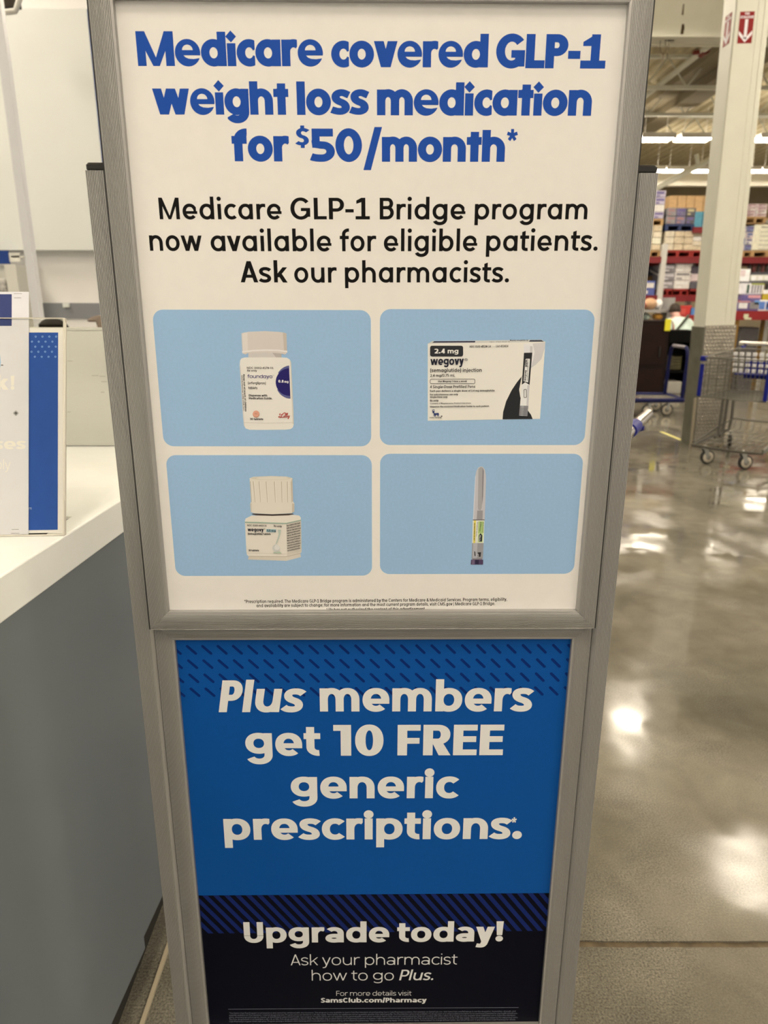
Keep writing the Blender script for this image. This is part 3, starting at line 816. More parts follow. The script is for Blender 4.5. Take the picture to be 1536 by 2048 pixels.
line(mb, 'and availability are subject to change; for more information and the most current program details, visit CMS.gov | Medicare GLP-1 Bridge.', SMALL, 513, 1214.3, 990, 1210, 6.5, LYU)
line(mb, 'Lilly has not authorized the content of this advertisement.', SMALL, 653.5, 1222.5, 851, 1220.5, 6.5, LYU)
mb.build('footnote', BLK, wp)

def rrect_px(mb, c, ly, r, push, mi=0):
    """rounded rectangle with pixel corners c = UL, UR, LR, LL on the plane"""
    Q = [sp(u, v, ly) for u, v in c]
    x0, x1 = (Q[0].x + Q[3].x) / 2, (Q[1].x + Q[2].x) / 2; z1, z0 = (Q[0].z + Q[1].z) / 2, (Q[2].z + Q[3].z) / 2
    P = []
    for cx, cz, a0 in ((x1 - r, z1 - r, 0), (x0 + r, z1 - r, 90), (x0 + r, z0 + r, 180), (x1 - r, z0 + r, 270)):
        for i in range(9):
            a = math.radians(a0 + 90 * i / 8); P.append((cx + r * math.cos(a), ly - push, cz + r * math.sin(a)))
    mb.add(P, [tuple(range(len(P)))[::-1]], mi)
PANEL = mat('panel_blue', alb(149, 175, 190), .45, spec=.3, noise=.02, scale=300)
for c in ([(304.5, 618.5), (741, 621), (743, 892), (327.5, 893)], [(759.5, 620.5), (1190.5, 617), (1168.5, 888), (760, 892)],
          [(332.5, 910.5), (743, 910), (744.5, 1149.5), (351, 1153.5)], [(760, 909), (1165.5, 906), (1149, 1146), (760, 1149.5)]):
    mb = MB(); rrect_px(mb, c, LYU, .0125, .0001); mb.build('picture_panel', PANEL, wp)

class Art:
    """a printed picture: flat coloured shapes in zoomed-pixel coordinates laid on the poster"""
    def __init__(s, ox, oy, k, ly, base=.0002): s.ox, s.oy, s.k, s.ly, s.p, s.mb, s.mats, s.n = ox, oy, k, ly, base, MB(), [], 0
    def m(s, c):
        m_ = ink(*c)
        if m_ not in s.mats: s.mats.append(m_)
        return s.mats.index(m_)
    def step(s): s.p += .00002
    def pt(s, x, y): return sp(s.ox + x / s.k, s.oy + y / s.k, s.ly) + Vector((0, -s.p, 0))
    def poly(s, c, *pts): s.step(); s.mb.add([s.pt(*q) for q in pts], [tuple(range(len(pts)))], s.m(c))
    def ell(s, c, cx, cy, rx, ry, a0=0, a1=360, ring=None):
        s.step(); n = 28
        A = [math.radians(a0 + (a1 - a0) * i / n) for i in range(n + 1)]
        if ring is None: P = [(cx + rx * math.cos(a), cy - ry * math.sin(a)) for a in A]; s.mb.add([s.pt(*q) for q in P], [tuple(range(len(P)))], s.m(c))
        else:
            for i in range(n):
                s.mb.add([s.pt(cx + (rx - d) * math.cos(a), cy - (ry - d) * math.sin(a)) for a, d in ((A[i], 0), (A[i + 1], 0), (A[i + 1], ring), (A[i], ring))], [(0, 1, 2, 3)], s.m(c))
    def pl(s, c, w_, *pts):
        """stroke"""
        s.step()
        for (a, b), (e, f) in zip(pts[:-1], pts[1:]):
            l = math.hypot(e - a, f - b) or 1; nx, ny = -(f - b) / l * w_ / 2, (e - a) / l * w_ / 2; ex, ey = (e - a) / l * w_ * .2, (f - b) / l * w_ * .2
            s.mb.add([s.pt(a - ex + nx, b - ey + ny), s.pt(e + ex + nx, f + ey + ny), s.pt(e + ex - nx, f + ey - ny), s.pt(a - ex - nx, b - ey - ny)], [(0, 1, 2, 3)], s.m(c))
    def rr(s, c, x0, y0, x1, y1, r, ring=None):
        P = []
        for cx, cy, a0 in ((x1 - r, y0 + r, 0), (x0 + r, y0 + r, 90), (x0 + r, y1 - r, 180), (x1 - r, y1 - r, 270)):
            for i in range(5):
                a = math.radians(a0 + 22.5 * i); P.append((cx + r * math.cos(a), cy - r * math.sin(a)))
        if ring: s.pl(c, ring, *(P + P[:1]))
        else: s.poly(c, *P)
    def t(s, c, text, S, x0, y0, x1, y1, cap, slant=0, ru=None):
        s.step()
        line(s.mb, text, S, s.ox + x0 / s.k, s.oy + y0 / s.k, s.ox + x1 / s.k, s.oy + y1 / s.k, cap / s.k, s.ly, s.p, slant, s.m(c), ru)
    def done(s, name, parent, label):
        o = s.mb.build(name, s.mats, parent, fix=False); o['label'] = label; return o
K = (48, 44, 42)
# bottle with the half-round violet badge
a = Art(440, 640, 7.68, LYU)
CR = (226, 213, 189)
a.poly((200, 187, 168), (432, 480), (945, 480), (945, 580), (437, 580)); a.poly((176, 162, 146), (800, 500), (945, 500), (945, 575), (860, 572))
a.poly(CR, (310, 620), (330, 590), (380, 575), (640, 573), (960, 575), (1030, 580), (1075, 610), (1092, 650), (1110, 1000), (1128, 1400), (1134, 1600), (1120, 1650), (1085, 1675), (1000, 1685), (600, 1688), (450, 1685), (395, 1665), (368, 1620), (355, 1500), (330, 1100), (303, 700))
a.poly((205, 192, 168), (1070, 610), (1092, 650), (1110, 1000), (1128, 1400), (1134, 1600), (1118, 1600), (1100, 1200), (1080, 700))
a.poly((214, 200, 178), (303, 700), (318, 700), (345, 1100), (372, 1500), (385, 1640), (368, 1620), (355, 1500), (330, 1100))
a.poly((207, 191, 170), (330, 205), (370, 192), (450, 180), (690, 170), (900, 182), (980, 192), (1022, 207), (1030, 500), (1000, 532), (940, 515), (700, 495), (430, 505), (395, 530), (345, 512))
a.poly((190, 173, 152), (965, 190), (1022, 207), (1030, 480), (985, 480)); a.poly((216, 201, 180), (345, 210), (420, 190), (430, 470), (352, 480))
a.poly((224, 210, 190), (340, 478), (500, 458), (720, 450), (900, 455), (1034, 472), (1036, 498), (900, 480), (720, 474), (500, 482), (342, 505))
a.pl((190, 176, 156), 5, (372, 1575), (700, 1583), (1128, 1575))
a.poly((86, 86, 120), *([(1062, 700)] + [(1085 + 232 * math.cos(math.radians(q)) * 1.0, 952 - 254 * math.sin(math.radians(q))) for q in range(95, 150, 5)] + [(905, 850), (980, 780), (1064, 740)]))
a.poly((86, 86, 120), *([(1083, 1206)] + [(1085 + 232 * math.cos(math.radians(q)), 952 - 254 * math.sin(math.radians(q))) for q in range(266, 205, -5)] + [(900, 1075), (980, 1140), (1081, 1168)]))
a.poly((30, 22, 84), *([(1063, 742)] + [(1072 + 216 * math.cos(math.radians(q)), 952 - 213 * math.sin(math.radians(q))) for q in range(95, 266, 8)] + [(1081, 1166)]))
a.t((228, 216, 196), '0.8', SMALLB, 897, 960, 978, 962, 42); a.t((228, 216, 196), 'mg', SMALLB, 990, 962, 1052, 964, 36)
a.t(K, 'NDC 0002-4178-01', SMALL, 415, 750, 822, 752, 32); a.t(K, 'Rx only', SMALL, 420, 790, 568, 792, 30)
a.t((44, 38, 96), 'foundayo', SQUARE, 424, 890, 806, 893, 52); a.t((44, 38, 96), '™', SMALL, 808, 862, 830, 862, 16)
a.t(K, '(orforglipron)', SMALL, 430, 985, 705, 988, 40); a.t(K, 'tablets', SMALL, 436, 1060, 575, 1062, 40)
a.t(K, 'Dispense with', SMALLB, 443, 1173, 728, 1175, 33); a.t(K, 'Medication Guide.', SMALLB, 445, 1217, 806, 1219, 33)
a.t(K, 'Keep out of reach of children', SMALLB, 357, 835, 388, 1405, 24, ru=1); a.t((90, 84, 78), 'Marketed by: Lilly USA, LLC', SMALL, 330, 850, 362, 1400, 18, ru=1)
a.ell((190, 126, 96), 556, 1444, 52, 54); a.ell((218, 155, 122), 554, 1438, 48, 48); a.t((180, 118, 90), '01', SMALL, 535, 1448, 578, 1448, 22)
a.t(K, '30 tablets', SMALLB, 462, 1535, 665, 1536, 32)
RD = (176, 48, 36)
a.pl(RD, 9, (1000, 1440), (1005, 1425), (990, 1422), (965, 1440), (950, 1465), (945, 1490), (925, 1500), (903, 1492), (900, 1484), (915, 1478), (945, 1490), (970, 1496), (985, 1480), (990, 1465))
a.pl(RD, 9, (930, 1435), (915, 1445), (918, 1458), (940, 1455), (975, 1440))
a.pl(RD, 8, (985, 1492), (990, 1466), (984, 1494), (1000, 1488), (1015, 1455), (1024, 1432), (1016, 1430), (1006, 1460), (1004, 1492), (1018, 1488), (1034, 1455), (1044, 1430), (1036, 1428), (1026, 1460), (1024, 1492), (1040, 1485), (1048, 1468), (1044, 1490), (1056, 1488), (1070, 1466), (1060, 1500), (1048, 1518), (1044, 1510), (1060, 1496))
a.poly(RD, (996, 1452), (1002, 1452), (1002, 1458), (996, 1458))
a.done('bottle_picture', wp, 'printed white pill bottle with a violet half circle')
# injection pen carton
a = Art(830, 660, 5.486, LYU)
a.poly((206, 196, 176), (140, 150), (190, 122), (1385, 106), (1430, 130))
a.poly((34, 34, 58), (188, 139), (212, 123), (662, 120), (658, 136)); a.t((110, 104, 100), 'NDC 0169 4524 14', TINY, 820, 137, 1040, 134, 12); a.t((60, 58, 66), 'Wegovy semaglutide inj', SMALLB, 1040, 120, 1240, 118, 14); a.poly((60, 58, 66), (1250, 128), (1262, 110), (1385, 109), (1415, 128))
a.poly((229, 216, 191), (140, 150), (1430, 130), (1371, 975), (140, 995))
a.poly((203, 193, 178), (1290, 148), (1430, 134), (1424, 200), (1385, 320), (1320, 385), (1268, 418), (1295, 330), (1310, 240))
a.poly((225, 214, 196), (1190, 150), (1290, 148), (1312, 240), (1295, 330), (1268, 418), (1200, 420))
a.poly((34, 34, 34), (960, 980), (966, 900), (1000, 780), (1060, 660), (1120, 570), (1178, 500), (1172, 560), (1152, 610), (1142, 650), (1152, 720), (1170, 800), (1240, 885), (1272, 930), (1290, 976))
a.poly((229, 216, 191), (1172, 500), (1195, 560), (1175, 760), (1158, 740), (1142, 660), (1152, 600))
a.poly((222, 212, 196), (1197, 182), (1210, 176), (1280, 174), (1288, 180), (1286, 250), (1195, 252)); a.poly((198, 188, 174), (1262, 176), (1288, 180), (1286, 250), (1262, 250))
a.poly((36, 36, 36), (1195, 250), (1286, 248), (1256, 602), (1171, 602)); a.poly((226, 216, 200), (1171, 600), (1208, 572), (1256, 602), (1243, 832), (1151, 830)); a.poly((200, 190, 176), (1232, 602), (1256, 602), (1243, 832), (1222, 832))
a.poly((134, 128, 122), (1150, 829), (1243, 831), (1232, 945), (1140, 940)); a.poly((156, 150, 142), (1165, 830), (1195, 830), (1186, 942), (1156, 941))
for q in range(5): a.pl((112, 106, 100), 5, (1158 - q * 2, 858 + q * 16), (1226 - q * 2, 860 + q * 16))
a.poly((228, 218, 204), (1218, 316), (1258, 314), (1260, 326), (1240, 575), (1190, 560), (1210, 326)); a.poly((36, 36, 36), (1212, 326), (1240, 325), (1236, 405), (1208, 405))
a.t((228, 218, 204), '2.4 mg', SMALLB, 1232, 400, 1236, 332, 18, ru=-1); a.t((36, 36, 36), 'wegovy', BOLD, 1214, 558, 1222, 440, 22, ru=-1); a.t((70, 66, 64), 'semaglutide injection', SMALL, 1232, 556, 1243, 395, 10, ru=-1)
a.rr((90, 86, 80), 1194, 652, 1222, 740, 8, 6)
a.rr((40, 40, 40), 165, 172, 527, 290, 22); a.t((228, 216, 192), '2.4', BOLD, 215, 257, 328, 256, 52); a.t((228, 216, 192), 'mg', BOLD, 357, 256, 475, 255, 52)
a.t(K, 'NDC 0169-', SMALL, 600, 193, 722, 192, 24); a.t(K, '4524', SMALLB, 724, 192, 792, 191, 24); a.t(K, '-14', SMALL, 794, 191, 830, 191, 24); a.t(K, 'List 452414', SMALL, 888, 189, 1021, 187, 24)
a.t((26, 26, 40), 'wegovy', BOLD, 168, 384, 534, 380, 90); a.t((60, 58, 60), '®', SMALL, 540, 372, 576, 372, 60)
a.t(K, '(semaglutide) injection', SMALL, 166, 461, 731, 458, 40); a.t(K, '2.4 mg/0.75 mL', SMALL, 166, 513, 438, 511, 30)
a.rr(K, 166, 538, 656, 588, 14, 5); a.t(K, 'Use Wegovy 1 time a week', SMALLB, 252, 572, 568, 570, 19)
a.t(K, '4 Single-Dose Prefilled Pens', SMALL, 164, 638, 659, 634, 31)
a.t(K, 'Each pen delivers a single dose of 2.4 mg semaglutide', SMALLB, 164, 678, 871, 672, 20)
a.t(K, 'For subcutaneous use only', SMALLB, 164, 717, 470, 714, 19); a.t(K, 'Single-Dose only', SMALLB, 164, 744, 355, 742, 19); a.t(K, 'Rx only', SMALLB, 164, 783, 257, 782, 20)
a.t(K, 'Contains: 4 Wegovy pens, Product Literature.', SMALL, 164, 813, 616, 808, 16); a.t(K, 'Dispense the enclosed Medication Guide to each patient.', SMALLB, 164, 849, 814, 842, 18)
NB = (38, 52, 92)
a.poly(NB, (200, 905), (222, 912), (256, 908), (258, 945), (248, 948), (246, 930), (226, 930), (224, 948), (212, 948), (212, 925), (198, 948), (206, 915)); a.poly(NB, (192, 888), (212, 884), (214, 898), (206, 914), (190, 906)); a.ell(NB, 203, 884, 15, 14, 20, 250, 6); a.pl(NB, 5, (256, 910), (262, 930))
a.t(K, 'novo nordisk', SMALL, 160, 967, 290, 967, 18); a.ell(K, 292, 944, 7, 7)
a.done('carton_picture', wp, 'printed medicine carton showing a black and white pen')
# square bottle with the fluted cap
a = Art(460, 930, 8.533, LYU)
a.poly((222, 207, 180), (255, 950), (268, 912), (370, 862), (720, 862), (1090, 850), (1180, 862), (1206, 892), (1213, 950), (1222, 1480), (1200, 1510), (1212, 1570), (965, 1634), (308, 1612), (318, 1560), (290, 1530), (280, 1480))
a.poly((206, 191, 165), (960, 1005), (1213, 940), (1222, 1480), (1200, 1510), (1212, 1570), (965, 1634), (975, 1520))
a.poly((188, 172, 146), (318, 1552), (960, 1556), (1205, 1500), (1205, 1512), (965, 1570), (318, 1566)); a.poly((206, 190, 162), (318, 1566), (965, 1570), (965, 1634), (308, 1612)); a.pl((196, 180, 152), 5, (285, 1500), (975, 1518), (1222, 1460))
a.poly((72, 60, 50), (365, 836), (400, 826), (720, 840), (1060, 826), (1095, 838), (1000, 858), (720, 868), (450, 858))
a.poly((219, 204, 176), (335, 225), (400, 200), (700, 186), (960, 195), (1066, 222), (1078, 620), (1100, 660), (1098, 795), (1050, 822), (720, 838), (410, 822), (356, 800), (346, 660), (362, 622))
a.ell((205, 190, 161), 700, 222, 350, 32); a.ell((218, 204, 176), 720, 224, 270, 26)
for x0, x1 in ((350, 370), (400, 432), (498, 524), (618, 642), (760, 775), (882, 890), (980, 988), (1046, 1056)):
    a.poly((186, 168, 138), (x0 - 8, 290), (x0, 270), (x0 + 6, 290), (x1 + 5, 630), (x1 - 4, 640))
    a.poly((226, 212, 186), (x0 + 6, 285), (x0 + 18, 275), (x1 + 16, 630), (x1 + 5, 635))
a.poly((198, 180, 152), (1048, 250), (1066, 222), (1078, 620), (1056, 630)); a.poly((204, 188, 160), (346, 660), (372, 650), (372, 810), (356, 800)); a.poly((196, 178, 150), (1060, 650), (1100, 660), (1098, 795), (1060, 815))
GN = (150, 166, 138)
a.poly(GN, (253, 964), (958, 986), (1212, 930), (1212, 946), (958, 1004), (255, 984))
a.t(K, 'NDC 0169-4415-31', SMALL, 296, 1041, 628, 1048, 30); a.t(K, 'Rx only', SMALL, 750, 1054, 885, 1060, 34)
a.t((30, 30, 40), 'wegovy', BOLD, 303, 1126, 575, 1132, 62); a.t(K, '®', SMALL, 580, 1118, 604, 1118, 36)
a.poly((142, 166, 158), (622, 1090), (788, 1094), (786, 1146), (620, 1140)); a.t((36, 40, 50), '1.5 mg', SMALLB, 634, 1132, 782, 1136, 34)
a.t(K, '(semaglutide) Tablets', SMALLB, 308, 1184, 696, 1192, 34); a.t(K, '30 tablets', SMALLB, 318, 1467, 495, 1470, 32)
a.poly((184, 188, 162), (815, 1098), (873, 1098), (862, 1180), (840, 1240), (800, 1340), (780, 1345), (815, 1240), (832, 1180)); a.ell((202, 194, 174), 790, 1415, 66, 66); a.ell((216, 206, 184), 806, 1402, 46, 46); a.poly((176, 184, 152), (745, 1480), (800, 1484), (850, 1470), (885, 1506), (745, 1502))
for i, tx in enumerate(('Store tablets in this closed', 'bottle until you are ready to', 'take one. Take tablet on an', 'empty stomach when you first', 'wake up. Take with no more', 'than 4 ounces of plain water.', 'Wait at least 30 minutes', 'before eating, drinking, or', 'taking other oral medications.', 'Recommended Dosage:', 'See Prescribing Information.')):
    a.t((70, 62, 54), tx, SMALLB, 972 + i * 1.3, 1046 + i * 42.5, 1200 + (i % 3) * 5, 996 + i * 42.5, 26)
a.done('bottle_picture', wp, 'printed square white bottle with a fluted cap')
# slim pen
a = Art(880, 910, 8.53, LYU)
a.poly((150, 144, 138), (548, 1500), (744, 1500), (730, 1770), (540, 1770)); a.poly((176, 170, 162), (565, 1500), (640, 1500), (628, 1770), (556, 1770))
a.poly((192, 182, 172), (600, 370), (618, 280), (650, 215), (690, 195), (730, 198), (765, 250), (782, 340), (785, 420), (762, 1105), (562, 1105), (575, 820))
a.poly((164, 155, 147), (655, 240), (690, 205), (722, 210), (740, 260), (712, 900), (690, 945), (650, 930), (645, 880)); a.poly((126, 120, 116), (728, 215), (748, 270), (735, 700), (716, 860), (722, 400)); a.poly((150, 142, 135), (635, 945), (730, 945), (725, 1100), (625, 1100)); a.poly((214, 206, 196), (600, 370), (610, 340), (592, 760), (575, 1100), (564, 1100), (575, 820))
a.poly((88, 80, 76), (562, 1100), (760, 1100), (758, 1114), (560, 1114))
a.poly((222, 214, 188), (558, 1114), (758, 1114), (744, 1500), (548, 1500)); a.poly((226, 202, 84), (580, 1114), (612, 1114), (600, 1500), (566, 1500)); a.poly((168, 186, 110), (655, 1130), (745, 1130), (740, 1330), (648, 1330)); a.poly((196, 204, 140), (648, 1330), (735, 1330), (728, 1490), (642, 1490))
a.poly((40, 44, 42), (662, 1370), (692, 1330), (722, 1370), (716, 1476), (660, 1476)); a.t((200, 196, 180), '0.5 mg', SMALLB, 684, 1465, 692, 1370, 24, ru=-1)
a.t((70, 66, 40), 'FOR SINGLE PATIENT USE ONLY', SMALLB, 580, 1160, 574, 1460, 18, ru=1); a.t((90, 86, 76), 'semaglutide injection', SMALL, 636, 1140, 610, 1390, 16, ru=1); a.t((60, 66, 40), 'prefilled pen', SMALLB, 690, 1140, 672, 1300, 18, ru=1); a.t((96, 104, 60), 'subcutaneous use', SMALL, 735, 1135, 725, 1320, 16, ru=1)
a.poly((46, 42, 42), (582, 1636), (600, 1650), (606, 1720), (590, 1722)); a.poly((46, 42, 42), (640, 1660), (700, 1655), (690, 1735), (640, 1728), (660, 1700)); a.ell((200, 190, 180), 642, 1712, 20, 22, 0, 360, 6)
a.poly((132, 122, 118), (550, 1760), (720, 1760), (716, 1784), (552, 1784)); a.poly((78, 60, 82), (530, 1782), (736, 1782), (734, 1866), (522, 1866)); a.poly((44, 34, 56), (600, 1788), (662, 1788), (660, 1862), (598, 1862)); a.poly((112, 92, 108), (545, 1788), (590, 1788), (588, 1862), (538, 1862))
a.done('pen_picture', wp, 'printed slim grey injection pen with a yellow label')

# -- the blue poster
mb = MB(); mb.box(LX0 - .006, LX1 + .006, LYL, LYL + .0012, LZ0 - .004, LZ1 + .006)
bp_ = mb.build('poster', mat('poster_blue', alb(10, 74, 132), .5, spec=.12, noise=.02, scale=200), sign)
bp_['label'] = 'blue poster about free generic prescriptions'
# dashes
mb = MB(); DSH = mat('dash_navy', alb(6, 38, 92), .5, spec=.12)
p0, p1, p2 = sp(374.5, 1292.5, LYL), sp(374.5 + 30.6 * 12, 1292, LYL), sp(376.5, 1321.2, LYL)
dx, dz = (p1.x - p0.x) / 12, p0.z - p2.z
e0 = sp(391.5, 1307, LYL); vx, vz = e0.x - p0.x, e0.z - p0.z
L_ = math.hypot(vx, vz); hw = .00195
for r_ in range(-1, 4):
    for c_ in range(-1, 27):
        ax, az = p0.x + dx * c_, p0.z - dz * r_
        P = []
        a0 = math.atan2(vz, vx)
        for i in range(7): t = a0 + math.pi / 2 + math.pi * i / 6; P.append((ax + hw * math.cos(t), az + hw * math.sin(t)))
        for i in range(7): t = a0 - math.pi / 2 + math.pi * i / 6; P.append((ax + vx + hw * math.cos(t), az + vz + hw * math.sin(t)))
        P = G.clip(None, P, [(0, 1, LX1), (0, -1, LX0), (1, 1, LZ1 + .004)])
        if P: mb.add([(x, LYL - .0001, z) for x, z in P], [tuple(range(len(P)))])
mb.build('dash_pattern', DSH, bp_)
zt = (sp(395, 1791, LYL).z + sp(1100, 1786, LYL).z) / 2; zb = sp(750, 1864, LYL).z
mb = MB(); mb.box(LX0 - .005, LX1 + .005, LYL - .0002, LYL - .00005, LZ0 - .004, zt)
mb.build('navy_band', mat('navy', (.0010, .0016, .0085, 1), .5, spec=.12), bp_)
mb = MB(); s0, s1 = sp(410, 1793, LYL), sp(486, 1865, LYL)
sl = (s1.x - s0.x) / (zt - zb); pit = sp(431.8, 1793, LYL).x - s0.x
for k in range(-6, 40):
    x = s0.x + pit * k; hwid = pit * .25
    P = G.clip(None, [(x - hwid, zt), (x + hwid, zt), (x + hwid + sl * (zt - zb), zb), (x - hwid + sl * (zt - zb), zb)], [(0, 1, LX1), (0, -1, LX0)])
    if P: mb.add([(q, LYL - .0003, z) for q, z in P], [tuple(range(len(P)))])
mb.build('stripe_pattern', mat('stripe_navy', alb(18, 34, 84), .5, spec=.12), bp_)
CREAM = ink(226, 215, 193)
mb = MB(); pu = .0005
line(mb, 'Plus', BOLD, 437.6, 1424, 615.6, 1423.6, 63.5, LYL, pu, .17)
for t, x0, y0, x1, y1, k in [('members', 640, 1422.6, 1062.9, 1422.2, 63), ('get', 492, 1511, 641.3, 1511, 61.5), ('10', 667.3, 1511, 766.8, 1510.8, 61.5), ('FREE', 794.7, 1510.4, 1005.2, 1509.8, 61.0), ('generic', 582.4, 1596.5, 915.5, 1595.8, 58.5)]:
    line(mb, t, BOLD, x0, y0, x1, y1, k, LYL, pu)
line(mb, 'prescriptions.', BOLD, 449.2, 1679.3, 1043, 1677.2, 57, LYL, pu); line(mb, '*', MEDIUM, 1021.6, 1662, 1031.5, 1662, 28, LYL, pu)
mb.build('headline', CREAM, bp_)
mb = MB()
for t, x0, y0, x1, y1, k in [('Upgrade', 488.9, 1884.8, 778.3, 1883.8, 41), ('today!', 794, 1883.4, 1004.7, 1882, 40)]: line(mb, t, BOLD, x0, y0, x1, y1, k, LYL, pu)
for t, x0, y0, x1, y1, k in [('Ask your pharmacist', 581.6, 1930, 914.4, 1928.3, 21.5), ('how to go', 623.7, 1960.5, 787.5, 1960, 21), ('For more details visit', 672.7, 1991, 822.9, 1990.5, 9.6)]: line(mb, t, LIGHT, x0, y0, x1, y1, k, LYL, pu)
line(mb, 'Plus.', ITALIC, 798.1, 1960, 871, 1959.5, 21, LYL, pu, .19)
line(mb, 'SamsClub.com/Pharmacy', BOLD, 642.2, 2004.6, 853, 2004, 9.2, LYL, pu)
mb.build('body_text', CREAM, bp_)
mb = MB()
A_, B_ = sp(456.5, 2018.2, LYL), sp(1037, 2014.8, LYL)
mb.add([A_ + Vector((0, -pu, 0)), B_ + Vector((0, -pu, 0)), B_ + Vector((0, -pu, .0009)), A_ + Vector((0, -pu, .0009))], [(0, 1, 2, 3)])
FP = ["*The Sam's Club Plus Program is not insurance and cannot be combined with any insurance. This program is only available to Sam's Club Plus Members at participating Sam's Club Pharmacy locations. Not available on SamsClub.com. Visit SamsClub.com/RxSavings to see the drug price, formulation, strength, and",
      "quantity available for Plus Members. Covered drugs may vary. Program prices are limited to a 30 day supply. There will be an additional cost for quantities greater than listed quantity. The Plus Member price is not available if a drug is part of a compounded prescription or for purchases submitted to any health benefit pro-",
      "gram, pharmacy benefit program, insurer, or state/federal government health care program. Program prices are not available to the general public and do not constitute Sam's Club usual and customary prices. May not combine with other offers. Free drugs are only available at no additional cost to Sam's Plus Members.",
      "The Free drug benefit is not available in AZ, CA, or MN. Free drugs available to Sam's Club Plus Member only at select Sam's Club Pharmacy locations. In Arizona, California and Minnesota, drugs listed in the Free drug benefit are available for $4 for a 30 day supply. Discount savings are based on the dispensing Sam's",
      "Club Pharmacy's regular retail cash price. Program pricing is limited in store items by select manufacturers of a covered drug at the dispensing pharmacy. Taxes or other fees may apply. Other restrictions apply. Terms subject to change without notice. See SamsClub.com or your local Sam's Club Pharmacy for details."]
for i, t in enumerate(FP): line(mb, t, TINY, 458.5, 2027.2 + i * 4.15, 1031 + (i % 2) * 4, 2023.2 + i * 4.15, 2.9, LYL, pu)
mb.build('fine_print', ink(112, 110, 112), bp_)
# ------------------------------------------------------------------ more ceiling fixtures
def mirror(u, v):
    q = at_z(u, v, 0); d = ray(u, v); t = LZ / -d.z; return (q.x + d.x * t, q.y + d.y * t, LZ)
first_light.location = mirror(1493, 1738)
first_light.scale = (.8, .68, 1)
def light(loc, label, rz=None, sc=None):
    o = copy_thing(first_light, loc, rz, label)
    o.scale = sc or (1, 1, 1)
    return o
light(mirror(1276, 1456), 'ceiling light with six tubes, second overhead right of the sign stand, mirrored on the floor', None, (1.0, 1.0, 1))
fx = first_light.location.x
for y in (4.4, 1.4, -1.6, -4.6):
    light((fx, y, LZ), 'six-tube ceiling light over the near aisle right of the sign stand')
for y in (-1.2, -4.2, -7.2):  # the farthest one is added to lift the lower poster
    light((-.2, y, LZ), 'unseen six-tube ceiling light behind the viewer facing the sign stand')
for x, y, q in ((.8, 10.2, 'left of the cream column'), (3.5, 12.9, 'just behind the roof girder'), (6.2, 5.0, 'at the far right, nearest the viewer'), (7.2, 8.0, 'to the right of the cream column'), (8.6, 11.2, 'to the right, in line with the roof girder')):  # added fixtures out of view, to brighten the floor and column
    light((x, y, LZ), 'added unseen six-tube ceiling light ' + q)
for y in (11.8,):  # extra fixture hidden by the sign, lifts the far floor
    light((1.6, y, LZ), 'added unseen six-tube ceiling light just right of the sign stand, beyond it')
for y in (-1.2, 2.2, 5.2):
    light((-4.6, y, LZ), 'six-tube ceiling light over the pharmacy counter')
for x in (11.4, 14.4, 17.4):
    light((x, 14.4, LZ), 'six-tube ceiling light above the tall racking')
for y in (13.6, 17.6, 21.6, 25.6):  # row put in out of sight to light column side, floor and roof
    light((-.2, y, LZ), 'added six-tube ceiling light hidden in a row behind the sign stand')
for k in range(9):
    light((4.9 + k * 1.0, 20.1, LZ), 'long ceiling light in the nearer of two far rows', math.pi / 2, (.8, .69, 1))
for k in range(9):
    light((6.3 + k * 1.0, 24.6, LZ), 'long ceiling light in the farthest row', math.pi / 2, (.8, .78, 1))

# ------------------------------------------------------------------ service counter on the left
CT = 1.07
ct = thing('service_counter', 'white-topped grey pharmacy counter left of the sign stand', 'counter', (-.6, 1.0, 0))
C0 = Vector((-.6, 1.0, 0))
edge = lambda y: -.5225 + .0657 * (y - .905)
mb = MB(); P = [(-2.1, -.4), (edge(-.4), -.4)] + [(edge(y), y) for y in (.3, .9, 1.5, 2.15)] + [(-2.1, 2.15)]
mb.prism(P, CT - .0635, CT, 'z', M=Matrix.Translation(-C0))
top = mb.build('countertop', mat('white_laminate', alb(232, 222, 196), .35, noise=.012, scale=25, bump=.03), ct); bevel(top, .0025, 2)
GREY = mat('grey_laminate', alb(106, 107, 101), .42, noise=.02, scale=4, stretch=(1, 1, .4))
mb = MB(); P = [(-2.05, -.38), (edge(-.38) - .004, -.38), (edge(1.19) - .004, 1.19), (-2.05, 1.19)]; mb.prism(P, .105, CT - .0635, 'z', M=Matrix.Translation(-C0)); mb.build('front_panel', GREY, ct)
mb = MB(); P = [(-2.05, 1.192), (edge(1.192) - .009, 1.192), (edge(2.12) - .009, 2.12), (-2.05, 2.12)]; mb.prism(P, .125, CT - .0635, 'z', M=Matrix.Translation(-C0)); mb.build('front_panel', GREY, ct)
mb = MB(); mb.box(-2.04, -.545, -.37, 2.1, 0, .13, M=Matrix.Translation(-C0)); mb.build('toe_kick', mat('toe_kick', (.02, .02, .018, 1), .6), ct)
s0, s1 = at_z(288, 2048, .004), at_z(336, 1907, .004)
mb = MB(); mb.box(-.5, -.491, .5, 2.1, 0, .006, M=Matrix.Translation(-C0)); o = mb.build('floor_strip', mat('tan_strip', (.42, .37, .27, 1), .5), ct)

